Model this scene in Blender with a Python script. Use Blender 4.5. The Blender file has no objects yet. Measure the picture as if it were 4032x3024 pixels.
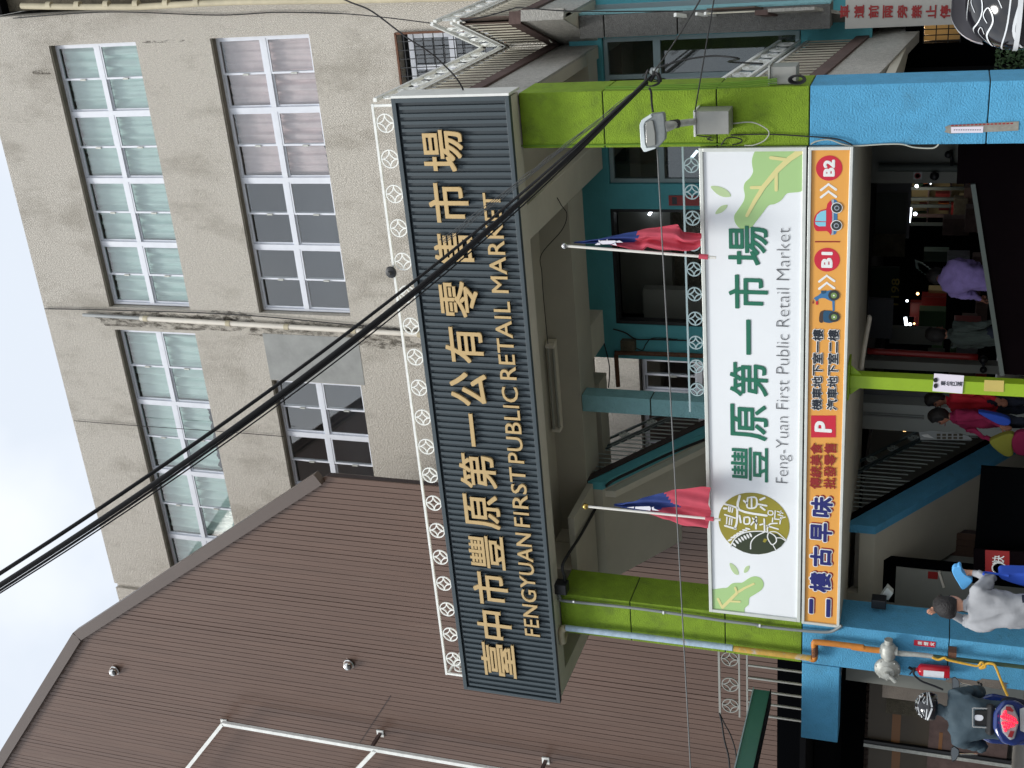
import bpy, math, random
from mathutils import Vector, Matrix, noise as mnoise
random.seed(7)
SC = bpy.context.scene
COL = SC.collection
# ------------------------------------------------------------------ camera
F = 4715.6                                   # focal length in pixels of the 4032 px wide frame
def _rot(w):
    w = Vector(w); th = w.length; k = w / th
    K = Matrix(((0, -k.z, k.y), (k.z, 0, -k.x), (-k.y, k.x, 0)))
    return Matrix.Identity(3) + K * math.sin(th) + (K @ K) * (1 - math.cos(th))
R = _rot((-0.33877704, 0.42144675, -0.01574015)) @ Matrix(((1, 0, 0), (0, 0, -1), (0, 1, 0)))
CAM = Vector((0, 0, 1.6))
cam = bpy.data.cameras.new('camera'); cam.sensor_width = 36; cam.lens = 36 * F / 4032
cam.clip_start = 0.05; cam.clip_end = 2000
co = bpy.data.objects.new('camera', cam); COL.objects.link(co)
m3 = Matrix((R[1], R[0], -R[2])).transposed()      # the phone was held upright: the frame is turned a quarter
co.matrix_world = Matrix.Translation(CAM) @ m3.to_4x4()
SC.camera = co
SC.render.resolution_x = 1024; SC.render.resolution_y = 768
# ------------------------------------------------------------------ sky and sun
SUN_EL, SUN_AZ = math.radians(58), math.radians(200)
w = bpy.data.worlds.new('World'); SC.world = w; w.use_nodes = True
nt = w.node_tree; nt.nodes.clear()
out = nt.nodes.new('ShaderNodeOutputWorld'); bg = nt.nodes.new('ShaderNodeBackground')
bg2 = nt.nodes.new('ShaderNodeBackground'); mx = nt.nodes.new('ShaderNodeMixShader')
sky = nt.nodes.new('ShaderNodeTexSky'); sky.sky_type = 'NISHITA'; sky.sun_disc = False
sky.sun_elevation = SUN_EL; sky.sun_rotation = SUN_AZ
nt.links.new(sky.outputs[0], bg.inputs[0]); bg.inputs[1].default_value = 0.07
tc = nt.nodes.new('ShaderNodeTexCoord'); ns = nt.nodes.new('ShaderNodeTexNoise'); ns.inputs['Scale'].default_value = 2.6
ns.inputs['Detail'].default_value = 5; ns.inputs['Roughness'].default_value = 0.5
cr = nt.nodes.new('ShaderNodeValToRGB')
cr.color_ramp.elements[0].position = 0.42; cr.color_ramp.elements[0].color = (0.50, 0.54, 0.595, 1)
cr.color_ramp.elements[1].position = 0.62; cr.color_ramp.elements[1].color = (0.67, 0.685, 0.70, 1)
nt.links.new(tc.outputs['Generated'], ns.inputs['Vector']); nt.links.new(ns.outputs['Fac'], cr.inputs[0])
nt.links.new(cr.outputs[0], bg2.inputs[0]); bg2.inputs[1].default_value = 1.0
mx.inputs[0].default_value = 0.92                   # thin cloud cover over the blue sky
nt.links.new(bg.outputs[0], mx.inputs[1]); nt.links.new(bg2.outputs[0], mx.inputs[2]); nt.links.new(mx.outputs[0], out.inputs[0])
sl = bpy.data.lights.new('sun', 'SUN'); sl.energy = 1.5; sl.angle = math.radians(18); sl.color = (1, 0.97, 0.92)
so = bpy.data.objects.new('sun', sl); COL.objects.link(so); so.location = (0, -5, 30)
so.rotation_euler = (math.pi / 2 - SUN_EL, 0, math.pi - SUN_AZ)
SC.view_settings.view_transform = 'Standard'; SC.view_settings.look = 'None'
SC.view_settings.exposure = 0.8; SC.view_settings.gamma = 1
SC.cycles.max_bounces = 8; SC.cycles.diffuse_bounces = 5; SC.cycles.transparent_max_bounces = 12; SC.cycles.caustics_reflective = False
SC.cycles.caustics_refractive = False; SC.cycles.sample_clamp_indirect = 4
# ------------------------------------------------------------------ measuring helpers
def at(x, y, Y=None, X=None, Z=None):
    """point on a real plane (depth Y, or X, or height Z) seen at photo pixel x, y"""
    d = R.transposed() @ Vector(((3024 - y) - 1512, x - 2016, F))
    k = Y / d.y if Y is not None else X / d.x if X is not None else (Z - 1.6) / d.z
    return CAM + d * k
def zm(ox, oy, s): return lambda a, b: (ox + s * a, oy + s * b)
T1 = zm(0, 0, .6076); T2 = zm(1344, 0, .6076); T3 = zm(2688, 0, .6076); T4 = zm(0, 1008, .6076); T5 = zm(1344, 1008, .6076)
T6 = zm(2688, 1008, .6076); T7 = zm(0, 2016, .6076); T8 = zm(1344, 2016, .6076); T9 = zm(2688, 2016, .6076)
Z1 = zm(1480, 0, .4069); Z2 = zm(2300, 0, .2712); Z3 = zm(1980, 560, .3617); Z4 = zm(1980, 1100, .3617)
Z5 = zm(1980, 1640, .3617); Z6 = zm(2080, 2100, .4069); LZ = zm(2700, 2500, .3164)
A1 = zm(3250, 520, .3535); A2 = zm(3250, 1000, .3535); A3 = zm(3250, 1500, .3535); A4 = zm(3250, 1950, .3535)
A5 = zm(3250, 2438, .3535); A7 = zm(3250, 0, .3535)
S1 = zm(2760, 1850, .3798); S2 = zm(2740, 560, .3617); S3 = zm(3150, 1100, .1808); S5 = zm(2500, 200, .2713)
def W(f, a, b, **k): return at(*f(a, b), **k)
# ------------------------------------------------------------------ materials
def lin(c): return tuple((v / 255 / 12.92 if v <= 10 else ((v / 255 + .055) / 1.055) ** 2.4) for v in c)
def mat(name, rgb, rough=.7, metal=0, bump=0, bscale=60, vary=0, vscale=3, dirt=None, spec=.5, emit=None, estr=1, coord='Object', stretch=None, wave=None):
    m = bpy.data.materials.new(name); m.use_nodes = True; n = m.node_tree.nodes; l = m.node_tree.links
    b = n['Principled BSDF']; c = lin(rgb) if max(rgb) > 1 else rgb
    b.inputs['Base Color'].default_value = (*c, 1); b.inputs['Roughness'].default_value = rough
    b.inputs['Metallic'].default_value = metal; b.inputs['Specular IOR Level'].default_value = spec
    if emit: b.inputs['Emission Color'].default_value = (*(lin(emit) if max(emit) > 1 else emit), 1); b.inputs['Emission Strength'].default_value = estr
    t = n.new('ShaderNodeTexCoord'); src = t.outputs[coord]
    if stretch:
        mp = n.new('ShaderNodeMapping'); mp.inputs['Scale'].default_value = stretch; l.new(src, mp.inputs[0]); src = mp.outputs[0]
    if vary:
        nz = n.new('ShaderNodeTexNoise'); nz.inputs['Scale'].default_value = vscale; nz.inputs['Detail'].default_value = 7; nz.inputs['Roughness'].default_value = .62
        l.new(src, nz.inputs['Vector'])
        rm = n.new('ShaderNodeMapRange'); rm.inputs[1].default_value = .3; rm.inputs[2].default_value = .7; rm.inputs[3].default_value = 1 - vary; rm.inputs[4].default_value = 1 + vary
        l.new(nz.outputs[0], rm.inputs[0])
        hv = n.new('ShaderNodeHueSaturation'); hv.inputs['Color'].default_value = (*c, 1); l.new(rm.outputs[0], hv.inputs['Value'])
        colout = hv.outputs[0]
        if dirt:
            dn = n.new('ShaderNodeTexNoise'); dn.inputs['Scale'].default_value = dirt[1]; dn.inputs['Detail'].default_value = 8; dn.inputs['Roughness'].default_value = .7
            l.new(src, dn.inputs['Vector'])
            dr = n.new('ShaderNodeMapRange'); dr.inputs[1].default_value = dirt[2]; dr.inputs[2].default_value = dirt[2] + .14; dr.inputs[3].default_value = 0; dr.inputs[4].default_value = dirt[3]
            l.new(dn.outputs[0], dr.inputs[0])
            mc = n.new('ShaderNodeMix'); mc.data_type = 'RGBA'; l.new(dr.outputs[0], mc.inputs[0]); l.new(colout, mc.inputs[6]); mc.inputs[7].default_value = (*lin(dirt[0]), 1)
            colout = mc.outputs[2]
        l.new(colout, b.inputs['Base Color'])
    if bump:
        if wave:
            bn = n.new('ShaderNodeTexWave'); bn.inputs['Scale'].default_value = bscale; bn.inputs['Distortion'].default_value = wave; bn.inputs['Detail'].default_value = 2; bn.inputs['Detail Scale'].default_value = 2
            bn.bands_direction = 'DIAGONAL'
        else:
            bn = n.new('ShaderNodeTexNoise'); bn.inputs['Scale'].default_value = bscale; bn.inputs['Detail'].default_value = 4
        l.new(src, bn.inputs['Vector'])
        bp = n.new('ShaderNodeBump'); bp.inputs['Strength'].default_value = bump; bp.inputs['Distance'].default_value = .02
        l.new(bn.outputs[0], bp.inputs['Height']); l.new(bp.outputs[0], b.inputs['Normal'])
    return m
def glass(name, tint, refl, rough=.02):
    m = bpy.data.materials.new(name); m.use_nodes = True; n = m.node_tree.nodes; l = m.node_tree.links; n.clear()
    o = n.new('ShaderNodeOutputMaterial'); mxs = n.new('ShaderNodeMixShader'); g = n.new('ShaderNodeBsdfGlossy'); t = n.new('ShaderNodeBsdfTransparent')
    g.inputs['Roughness'].default_value = rough; t.inputs[0].default_value = (*tint, 1)
    lw = n.new('ShaderNodeLayerWeight'); lw.inputs[0].default_value = .5
    pw = n.new('ShaderNodeMath'); pw.operation = 'POWER'; pw.inputs[1].default_value = 3; l.new(lw.outputs['Facing'], pw.inputs[0])
    ma = n.new('ShaderNodeMath'); ma.operation = 'MULTIPLY_ADD'; ma.inputs[1].default_value = .6; ma.inputs[2].default_value = refl; l.new(pw.outputs[0], ma.inputs[0])
    l.new(ma.outputs[0], mxs.inputs[0]); l.new(t.outputs[0], mxs.inputs[1]); l.new(g.outputs[0], mxs.inputs[2]); l.new(mxs.outputs[0], o.inputs[0])
    return m
M = dict(
 greywall=mat('woven_render_wall', (210, 204, 193), .9, bump=.7, bscale=15, vary=.13, vscale=24, wave=4, dirt=((140, 132, 118), .7, .50, .42), stretch=(1.6, 1, .7)),
 reveal=mat('window_reveal', (120, 114, 102), .9, vary=.2, vscale=4),
 cement=mat('cement_patch', (152, 154, 152), .9, vary=.14, vscale=3),
 stain=mat('soot_stain', (92, 86, 72), .95, vary=.35, vscale=9, bump=.8, bscale=40),
 alu=mat('white_window_frame', (222, 226, 234), .4, vary=.04, vscale=6),
 alu2=mat('grey_window_frame', (150, 170, 175), .4, vary=.05),
 curt_g=mat('pale_green_curtain', (206, 229, 223), .9, vary=.05, vscale=5),
 curt_p=mat('pale_pink_curtain', (228, 206, 206), .9, vary=.12, vscale=3),
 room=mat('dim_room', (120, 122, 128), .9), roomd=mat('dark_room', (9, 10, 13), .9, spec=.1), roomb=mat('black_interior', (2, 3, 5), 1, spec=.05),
 glass=glass('window_glass', (.96, .98, .98), .12), glassd=glass('dark_window_glass', (.6, .66, .66), .11),
 brown=mat('brown_metal_cladding', (102, 80, 69), .36, metal=.15, vary=.10, vscale=1.6, stretch=(3, 1, .35), dirt=((124, 106, 94), 1.1, .56, .35), bump=.22, bscale=1.8),
 brownd=mat('seam_shadow', (58, 48, 48), .8), trim=mat('brown_roof_trim', (92, 80, 74), .45, vary=.05),
 chrome=mat('stainless', (225, 225, 222), .18, metal=1), whitemetal=mat('white_painted_steel', (236, 238, 234), .4, vary=.06, vscale=8),
 rail_w=mat('white_rail', (240, 242, 238), .35, vary=.12, vscale=9), rail_b=mat('rail_underside_rust', (105, 90, 84), .6, vary=.3, vscale=8),
 sign=mat('slate_sign_metal', (62, 74, 80), .5, metal=.1, vary=.05, vscale=4), signd=mat('slate_groove', (44, 56, 63), .5),
 gold=mat('brushed_gold', (198, 170, 120), .42, metal=.25, vary=.06, vscale=5, stretch=(1, 1, 8)),
 golds=mat('letter_back', (60, 40, 30), .6),
 green=mat('lime_render', (124, 154, 34), .85, bump=.7, bscale=60, vary=.14, vscale=6, dirt=((84, 104, 36), 2.6, .52, .5)),
 blue=mat('sky_blue_render', (84, 162, 204), .85, bump=.8, bscale=55, vary=.10, vscale=5, dirt=((74, 124, 148), 2.8, .56, .45)),
 joint=mat('joint', (28, 40, 22), .9), patchb=mat('bare_concrete', (120, 112, 104), .9, vary=.2, bump=.5),
 teal=mat('teal_render', (92, 174, 186), .85, bump=.35, bscale=30, vary=.06, vscale=4),
 tealc=mat('teal_column', (132, 180, 186), .85, bump=1, bscale=36, vary=.08, vscale=9),
 ceil=mat('cream_grey_soffit', (188, 184, 170), .9, vary=.05, vscale=2), ceil2=mat('pale_soffit', (210, 205, 190), .9, vary=.05, vscale=3),
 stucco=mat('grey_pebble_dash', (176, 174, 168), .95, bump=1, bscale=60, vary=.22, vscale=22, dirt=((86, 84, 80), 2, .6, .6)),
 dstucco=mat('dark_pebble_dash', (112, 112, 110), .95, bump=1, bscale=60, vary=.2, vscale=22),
 cap=mat('maroon_cap', (92, 74, 70), .8, vary=.25, vscale=6, bump=.3, bscale=20), slat=mat('cream_bar', (208, 204, 186), .6, vary=.16, vscale=6),
 slatd=mat('back_panel', (92, 78, 70), .9, vary=.2),
 white=mat('sign_white', (240, 244, 247), .25, vary=.015, vscale=2), frame=mat('sign_frame_aluminium', (214, 218, 212), .35, metal=.2, vary=.07, vscale=5),
 orange=mat('sign_orange', (232, 166, 76), .3, vary=.02), leaf=mat('print_leaf', (172, 208, 140), .4), leaf2=mat('print_small_leaf', (188, 212, 160), .4), vein=mat('print_vein', (226, 218, 150), .4),
 pgreen=mat('print_dark_green', (24, 110, 84), .4), pgrey=mat('print_grey', (92, 94, 98), .4), olive=mat('print_olive', (152, 142, 42), .4), dolive=mat('print_dark_olive', (46, 56, 30), .4),
 pred=mat('print_red', (204, 32, 58), .4), pdred=mat('print_dark_red', (150, 36, 34), .4), navy=mat('print_navy', (28, 34, 110), .4), black=mat('print_black', (28, 36, 48), .4),
 pwhite=mat('print_white', (238, 240, 238), .4), pblue=mat('print_blue', (58, 118, 168), .4), pdblue=mat('print_dark_blue', (30, 80, 112), .4), plblue=mat('print_light_blue', (134, 204, 226), .4),
 pbrown=mat('print_brown', (70, 52, 44), .4), pwg=mat('print_wheel_green', (122, 150, 84), .4), pdk=mat('print_tyre', (48, 52, 52), .4), psil=mat('print_silver', (170, 178, 190), .4),
 flagr=mat('flag_red', (200, 78, 96), .8, vary=.1, vscale=6), flagb=mat('flag_blue', (44, 66, 132), .8, vary=.1, vscale=6), flagw=mat('flag_white', (230, 230, 240), .8),
 pole=mat('white_pole', (232, 230, 222), .4), brass=mat('brass_ball', (190, 160, 90), .25, metal=1), steel=mat('steel_ball', (190, 190, 190), .25, metal=1),
 cable=mat('black_cable', (26, 26, 28), .6), cableg=mat('grey_cable', (110, 112, 112), .6), cablel=mat('light_cable', (180, 182, 170), .6), cablegr=mat('cable_painted_green', (92, 132, 30), .8),
 pvc=mat('aged_pvc_pipe', (196, 186, 158), .6, vary=.15, vscale=3), pvcg=mat('grey_pvc', (168, 172, 172), .5, vary=.05), pvcw=mat('white_pvc', (226, 220, 208), .5, vary=.08, vscale=3),
 conduit=mat('grey_conduit', (136, 142, 142), .45, metal=.2), gaso=mat('orange_gas_pipe', (206, 130, 50), .55, vary=.15, vscale=9), gasb=mat('worn_blue_pipe', (168, 190, 208), .6, vary=.2, vscale=12, dirt=((190, 150, 90), 6, .58, .9)),
 gasy=mat('worn_yellow_pipe', (200, 160, 70), .6, vary=.2, vscale=12, dirt=((178, 186, 196), 7, .52, .9)), gasg=mat('dark_green_pipe', (60, 80, 60), .6, vary=.3, vscale=12),
 iron=mat('cast_grey_metal', (176, 178, 172), .5, metal=.3, vary=.2, vscale=18), rust=mat('rusty_iron', (104, 70, 52), .8, vary=.3, vscale=20),
 blackp=mat('black_plastic', (22, 24, 28), .45), red=mat('extinguisher_red', (188, 24, 44), .25), label=mat('paper_label', (225, 228, 234), .7, vary=.05, vscale=30), sticker=mat('red_sticker', (205, 28, 56), .5),
 ribbon=mat('yellow_ribbon', (226, 176, 60), .6, vary=.15, vscale=30), postg=mat('lime_steel', (140, 172, 30), .5, vary=.06, vscale=9, dirt=((96, 122, 30), 9, .6, .5)),
 paper=mat('paper', (226, 220, 232), .8), tape=mat('old_tape', (190, 172, 96), .8, vary=.1), boxg=mat('galvanised_box', (158, 158, 152), .45, metal=.35, vary=.06, vscale=6),
 lampw=mat('lamp_housing_white', (222, 232, 232), .3), lampg=mat('lamp_back_grey', (132, 138, 138), .5, vary=.15, vscale=20), lens=mat('lamp_lens', (150, 152, 146), .12),
 tube=mat('fluorescent_glow', (255, 255, 255), .5, emit=(235, 245, 255), estr=3.5), warm=mat('warm_bulb', (255, 240, 210), .5, emit=(255, 200, 130), estr=3), tubeoff=mat('unlit_tube', (150, 150, 140), .4),
 awn=mat('green_steel_beam', (52, 104, 92), .4, vary=.06), mar=mat('dark_maroon_wall', (12, 6, 9), 1, spec=.06, vary=.1), shutter=mat('roller_shutter', (84, 92, 88), .6, vary=.05),
 intw=mat('interior_wall', (140, 142, 136), .9, vary=.05), intc=mat('interior_column', (200, 206, 202), .8), door=mat('brown_sliding_door', (66, 55, 38), .5, vary=.08), dstripe=mat('door_orange_stripe', (128, 84, 42), .5),
 dkgreen=mat('dark_green_panel', (24, 52, 42), .7), asphalt=mat('asphalt', (84, 84, 86), .9, vary=.15, vscale=20, bump=.4, bscale=80), pave=mat('pavement', (160, 156, 148), .85, vary=.12, vscale=6), curbm=mat('kerb_stone', (140, 138, 132), .85, vary=.1),
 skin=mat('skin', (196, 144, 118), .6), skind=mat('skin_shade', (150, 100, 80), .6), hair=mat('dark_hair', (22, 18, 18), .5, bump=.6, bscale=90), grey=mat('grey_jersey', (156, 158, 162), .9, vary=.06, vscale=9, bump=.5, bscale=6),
 rjack=mat('slate_jacket', (56, 74, 84), .75, bump=.6, bscale=7, vary=.1, vscale=6), jeans=mat('dark_trousers', (34, 40, 56), .9), purple=mat('lilac_fleece', (150, 132, 196), .95, bump=.7, bscale=8, vary=.14, vscale=12), stripe=mat('ribbed_dark_jumper', (66, 76, 72), .95, vary=.35, vscale=9, stretch=(9, 1, 1)),
 redc=mat('red_coat', (190, 26, 46), .85, vary=.08), magenta=mat('magenta_jacket', (140, 22, 70), .85, vary=.1), bluebag=mat('blue_cloth', (36, 80, 190), .7, vary=.1), cyanc=mat('light_blue_hat', (90, 170, 228), .7, vary=.06), yel=mat('olive_yellow_bag', (140, 140, 50), .8), 
 helb=mat('helmet_black', (16, 16, 22), .12, spec=.8), helw=mat('helmet_white_print', (226, 230, 232), .2), visor=mat('raised_visor', (196, 192, 198), .15), scblue=mat('scooter_blue', (26, 48, 112), .15, spec=.8), scgrey=mat('scooter_grey', (150, 152, 156), .4), seat=mat('scooter_seat', (24, 24, 26), .6), tyre=mat('tyre', (20, 20, 20), .9),
 lampr=mat('brake_led', (255, 40, 60), .4, emit=(255, 24, 50), estr=1.5), lampc=mat('tail_lamp_lens', (140, 40, 44), .15), mirror=mat('mirror_glass', (170, 180, 186), .06, metal=1),
 leafm=mat('hedge_leaf', (40, 66, 28), .7, vary=.4, vscale=9), goods_r=mat('shop_goods_red', (130, 34, 30), .7), goods_o=mat('shop_goods_orange', (210, 110, 50), .7), goods_y=mat('shop_goods_cream', (200, 180, 130), .7), goods_g=mat('shop_goods_green', (60, 96, 60), .7),
)
# ------------------------------------------------------------------ mesh builder
class MB:
    def __init__(s): s.v = []; s.f = []; s.m = []; s.k = 0
    def add(s, vs, fs):
        o = len(s.v); s.v += [Vector(p) for p in vs]; s.f += [[i + o for i in q] for q in fs]; s.m += [s.k] * len(fs); return s
    def box(s, x0, x1, y0, y1, z0, z1):
        if x0 > x1: x0, x1 = x1, x0
        if y0 > y1: y0, y1 = y1, y0
        if z0 > z1: z0, z1 = z1, z0
        return s.add([(x0, y0, z0), (x1, y0, z0), (x1, y1, z0), (x0, y1, z0), (x0, y0, z1), (x1, y0, z1), (x1, y1, z1), (x0, y1, z1)],
                     [(0, 3, 2, 1), (4, 5, 6, 7), (0, 1, 5, 4), (1, 2, 6, 5), (2, 3, 7, 6), (3, 0, 4, 7)])
    def prism(s, pts, d):
        """polygon (3-D points, in one plane) extruded by vector d"""
        n = len(pts); d = Vector(d); a = [Vector(p) for p in pts]
        return s.add(a + [p + d for p in a], [list(range(n))[::-1], list(range(n, 2 * n))] + [(i, (i + 1) % n, n + (i + 1) % n, n + i) for i in range(n)])
    def tube(s, pts, r, seg=8, cap=True):
        pts = [Vector(p) for p in pts]; rs = r if isinstance(r, (list, tuple)) else [r] * len(pts)
        n = len(pts); up = None; vs = []
        for i, p in enumerate(pts):
            t = (pts[min(i + 1, n - 1)] - pts[max(i - 1, 0)]).normalized()
            if up is None: up = t.orthogonal().normalized()
            else:
                up = (up - t * up.dot(t))
                up = up.normalized() if up.length > 1e-6 else t.orthogonal().normalized()
            q = t.cross(up)
            for k in range(seg):
                a = 2 * math.pi * k / seg; vs.append(p + (up * math.cos(a) + q * math.sin(a)) * rs[i])
        fs = [(i * seg + k, i * seg + (k + 1) % seg, (i + 1) * seg + (k + 1) % seg, (i + 1) * seg + k) for i in range(n - 1) for k in range(seg)]
        if cap: fs += [list(range(seg))[::-1], [(n - 1) * seg + k for k in range(seg)]]
        return s.add(vs, fs)
    def bar(s, a, b, w, h=None, up=(0, 0, 1)):
        a, b = Vector(a), Vector(b); h = h or w; t = (b - a).normalized(); u = Vector(up)
        if abs(t.dot(u)) > .98: u = Vector((0, 1, 0))
        q = t.cross(u).normalized() * w / 2; u = q.cross(t).normalized() * h / 2
        c = [a - q - u, a + q - u, a + q + u, a - q + u, b - q - u, b + q - u, b + q + u, b - q + u]
        return s.add(c, [(0, 1, 2, 3), (7, 6, 5, 4), (0, 4, 5, 1), (1, 5, 6, 2), (2, 6, 7, 3), (3, 7, 4, 0)])
    def lathe(s, prof, c, axis=(0, 0, 1), seg=20):
        c = Vector(c); ax = Vector(axis).normalized(); u = ax.orthogonal().normalized(); q = ax.cross(u); vs = []
        for r, h in prof:
            for k in range(seg):
                a = 2 * math.pi * k / seg; vs.append(c + ax * h + (u * math.cos(a) + q * math.sin(a)) * max(r, 1e-4))
        n = len(prof)
        return s.add(vs, [(i * seg + k, i * seg + (k + 1) % seg, (i + 1) * seg + (k + 1) % seg, (i + 1) * seg + k) for i in range(n - 1) for k in range(seg)] + [list(range(seg))[::-1], [(n - 1) * seg + k for k in range(seg)]])
    def ball(s, c, r, seg=16, rings=10, fn=None):
        c = Vector(c); rr = Vector(r) if not isinstance(r, (int, float)) else Vector((r, r, r)); vs = []
        for i in range(rings + 1):
            th = math.pi * i / rings
            for k in range(seg):
                a = 2 * math.pi * k / seg; d = Vector((math.sin(th) * math.cos(a), math.sin(th) * math.sin(a), math.cos(th)))
                if fn: d = fn(d)
                vs.append(c + Vector((d.x * rr.x, d.y * rr.y, d.z * rr.z)))
        return s.add(vs, [(i * seg + k, (i + 1) * seg + k, (i + 1) * seg + (k + 1) % seg, i * seg + (k + 1) % seg) for i in range(rings) for k in range(seg)])
def origin(o):
    v = Vector((0, 0, 0))
    while o: v += o.location; o = o.parent
    return v
def link(name, me, parent=None, loc=None, kind=None):
    o = bpy.data.objects.new(name, me); COL.objects.link(o)
    if parent: o.parent = parent
    if loc is not None: o.location = loc
    if kind: o['kind'] = kind
    return o
def build(mb, name, mats, parent=None, loc=None, smooth=False, kind=None, bevel=0, label=None):
    """one mesh object; coordinates are world ones, the object's own origin is the parent's (or loc)"""
    org = origin(parent) + Vector(loc or (0, 0, 0))
    me = bpy.data.meshes.new(name); me.from_pydata([p - org for p in mb.v], [], mb.f)
    for m in (mats if isinstance(mats, (list, tuple)) else [mats]): me.materials.append(m)
    if len(me.materials) > 1: me.polygons.foreach_set('material_index', mb.m)
    if smooth:
        me.polygons.foreach_set('use_smooth', [True] * len(me.polygons))
        if smooth == 'auto': me.set_sharp_from_angle(angle=math.radians(40))
    me.validate(); me.update()
    o = link(name, me, parent, loc, kind)
    if bevel:
        b = o.modifiers.new('bevel', 'BEVEL'); b.width = bevel; b.segments = 2; b.limit_method = 'ANGLE'
    if label: o['label'] = label
    return o
def thing(name, label, cat, loc=(0, 0, 0), group=None):
    o = bpy.data.objects.new(name, None); COL.objects.link(o); o.location = loc; o.empty_display_size = .1
    o['label'] = label; o['category'] = cat
    if group: o['group'] = group
    return o
def tag(o, label, cat, group=None):
    o['label'] = label; o['category'] = cat
    if group: o['group'] = group
    return o
def share(src, name, parent, off):
    """another piece alike: same mesh data, moved by off"""
    o = bpy.data.objects.new(name, src.data); COL.objects.link(o); o.parent = parent; o.location = src.location + Vector(off)
    for md in src.modifiers:
        b = o.modifiers.new(md.name, md.type); b.width = md.width; b.segments = md.segments; b.limit_method = md.limit_method
    return o
# ------------------------------------------------------------------ lettering
_G = {}
def glyphs(s, res=3, off=0):
    if (s, off) in _G: return _G[(s, off)]
    c = bpy.data.curves.new('lettering', 'FONT'); c.body = s; c.resolution_u = res; c.offset = off
    o = bpy.data.objects.new('lettering', c); COL.objects.link(o); bpy.context.view_layer.update()
    me = bpy.data.meshes.new_from_object(o.evaluated_get(bpy.context.evaluated_depsgraph_get()))
    vs = [(v.co.x, v.co.y) for v in me.vertices]; fs = [list(p.vertices) for p in me.polygons]
    bpy.data.objects.remove(o); bpy.data.curves.remove(c); bpy.data.meshes.remove(me)
    _G[(s, off)] = (vs, fs); return _G[(s, off)]
def text_mb(mb, s, x0, x1, z0, z1, y, bold=0, depth=.004, n=4, res=3, dx=0, dz=0, off=0):
    """string fitted to the box x0..x1, z0..z1, facing -Y with its front at y; bold widens every stroke"""
    vs, fs = glyphs(s, res, off)
    ax, bx = min(v[0] for v in vs), max(v[0] for v in vs); az, bz = min(v[1] for v in vs), max(v[1] for v in vs)
    x0 += bold; x1 -= bold; z0 += bold; z1 -= bold
    if bz - az < .2 * (bx - ax) and len(s) == 1: sc = (x1 - x0) / (bx - ax); zc = (z0 + z1) / 2; z0 = zc - sc * (bz - az) / 2; z1 = zc + sc * (bz - az) / 2
    fx = (x1 - x0) / (bx - ax); fz = (z1 - z0) / (bz - az)
    edge = {}
    for f in fs:
        for i in range(len(f)):
            a, b = f[i], f[(i + 1) % len(f)]
            edge[(a, b)] = 1
    rim = [(a, b) for (a, b) in edge if (b, a) not in edge]
    offs = [(0, 0)] + ([(math.cos(2 * math.pi * (k + .5) / n) * bold, math.sin(2 * math.pi * (k + .5) / n) * bold) for k in range(n)] if bold else [])
    nv = len(vs)
    for k, (ox, oz) in enumerate(offs):
        yy = y + k * .00025
        P = [(x0 + (v[0] - ax) * fx + ox + dx, yy, z0 + (v[1] - az) * fz + oz + dz) for v in vs]
        P += [(p[0], y + depth, p[2]) for p in P]
        mb.add(P, [f for f in fs] + [(b, a, a + nv, b + nv) for a, b in rim])
    return mb
def flat(pts, mb, y, d=.002):
    """flat print: polygon of (x, z) pairs facing -Y"""
    return mb.prism([(p[0], y, p[1]) for p in pts], (0, d, 0))
def disc(mb, cx, cz, rx, rz, y, d=.002, n=40): return flat([(cx + rx * math.cos(2 * math.pi * k / n), cz + rz * math.sin(2 * math.pi * k / n)) for k in range(n)], mb, y, d)
def strip(mb, pts, w, y, d=.002):
    """a brush stroke of width w (or widths) along (x, z) points"""
    ws = w if isinstance(w, (list, tuple)) else [w] * len(pts); L = []; Rr = []
    for i, p in enumerate(pts):
        a = pts[max(i - 1, 0)]; b = pts[min(i + 1, len(pts) - 1)]; t = Vector((b[0] - a[0], b[1] - a[1])).normalized(); n = Vector((-t.y, t.x)) * ws[i] / 2
        L.append((p[0] + n.x, p[1] + n.y)); Rr.append((p[0] - n.x, p[1] - n.y))
    for i in range(len(pts) - 1): flat([L[i], L[i + 1], Rr[i + 1], Rr[i]], mb, y, d)
    for i, p in enumerate(pts): disc(mb, p[0], p[1], ws[i] / 2, ws[i] / 2, y + .0002 * (i % 3 + 1), d - .0007, 10)
    return mb
def smooth_closed(pts, k=4):
    o = []; n = len(pts)
    for i in range(n):
        p0, p1, p2, p3 = pts[i - 1], pts[i], pts[(i + 1) % n], pts[(i + 2) % n]
        for j in range(k):
            t = j / k
            o.append(tuple(.5 * (2 * p1[c] + (p2[c] - p0[c]) * t + (2 * p0[c] - 5 * p1[c] + 4 * p2[c] - p3[c]) * t * t + (3 * p1[c] - p0[c] - 3 * p2[c] + p3[c]) * t ** 3) for c in range(len(p1))))
    return o
def smooth_open(pts, k=6):
    pts = [Vector(p) for p in pts]; o = []
    for i in range(len(pts) - 1):
        p0, p1, p2, p3 = pts[max(i - 1, 0)], pts[i], pts[i + 1], pts[min(i + 2, len(pts) - 1)]
        for j in range(k):
            t = j / k; o.append(.5 * (2 * p1 + (p2 - p0) * t + (2 * p0 - 5 * p1 + 4 * p2 - p3) * t * t + (3 * p1 - p0 - 3 * p2 + p3) * t ** 3))
    return o + [pts[-1]]
def xz(f, Y, *q): return [(p.x, p.z) for p in (W(f, a, b, Y=Y) for a, b in q)]
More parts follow.
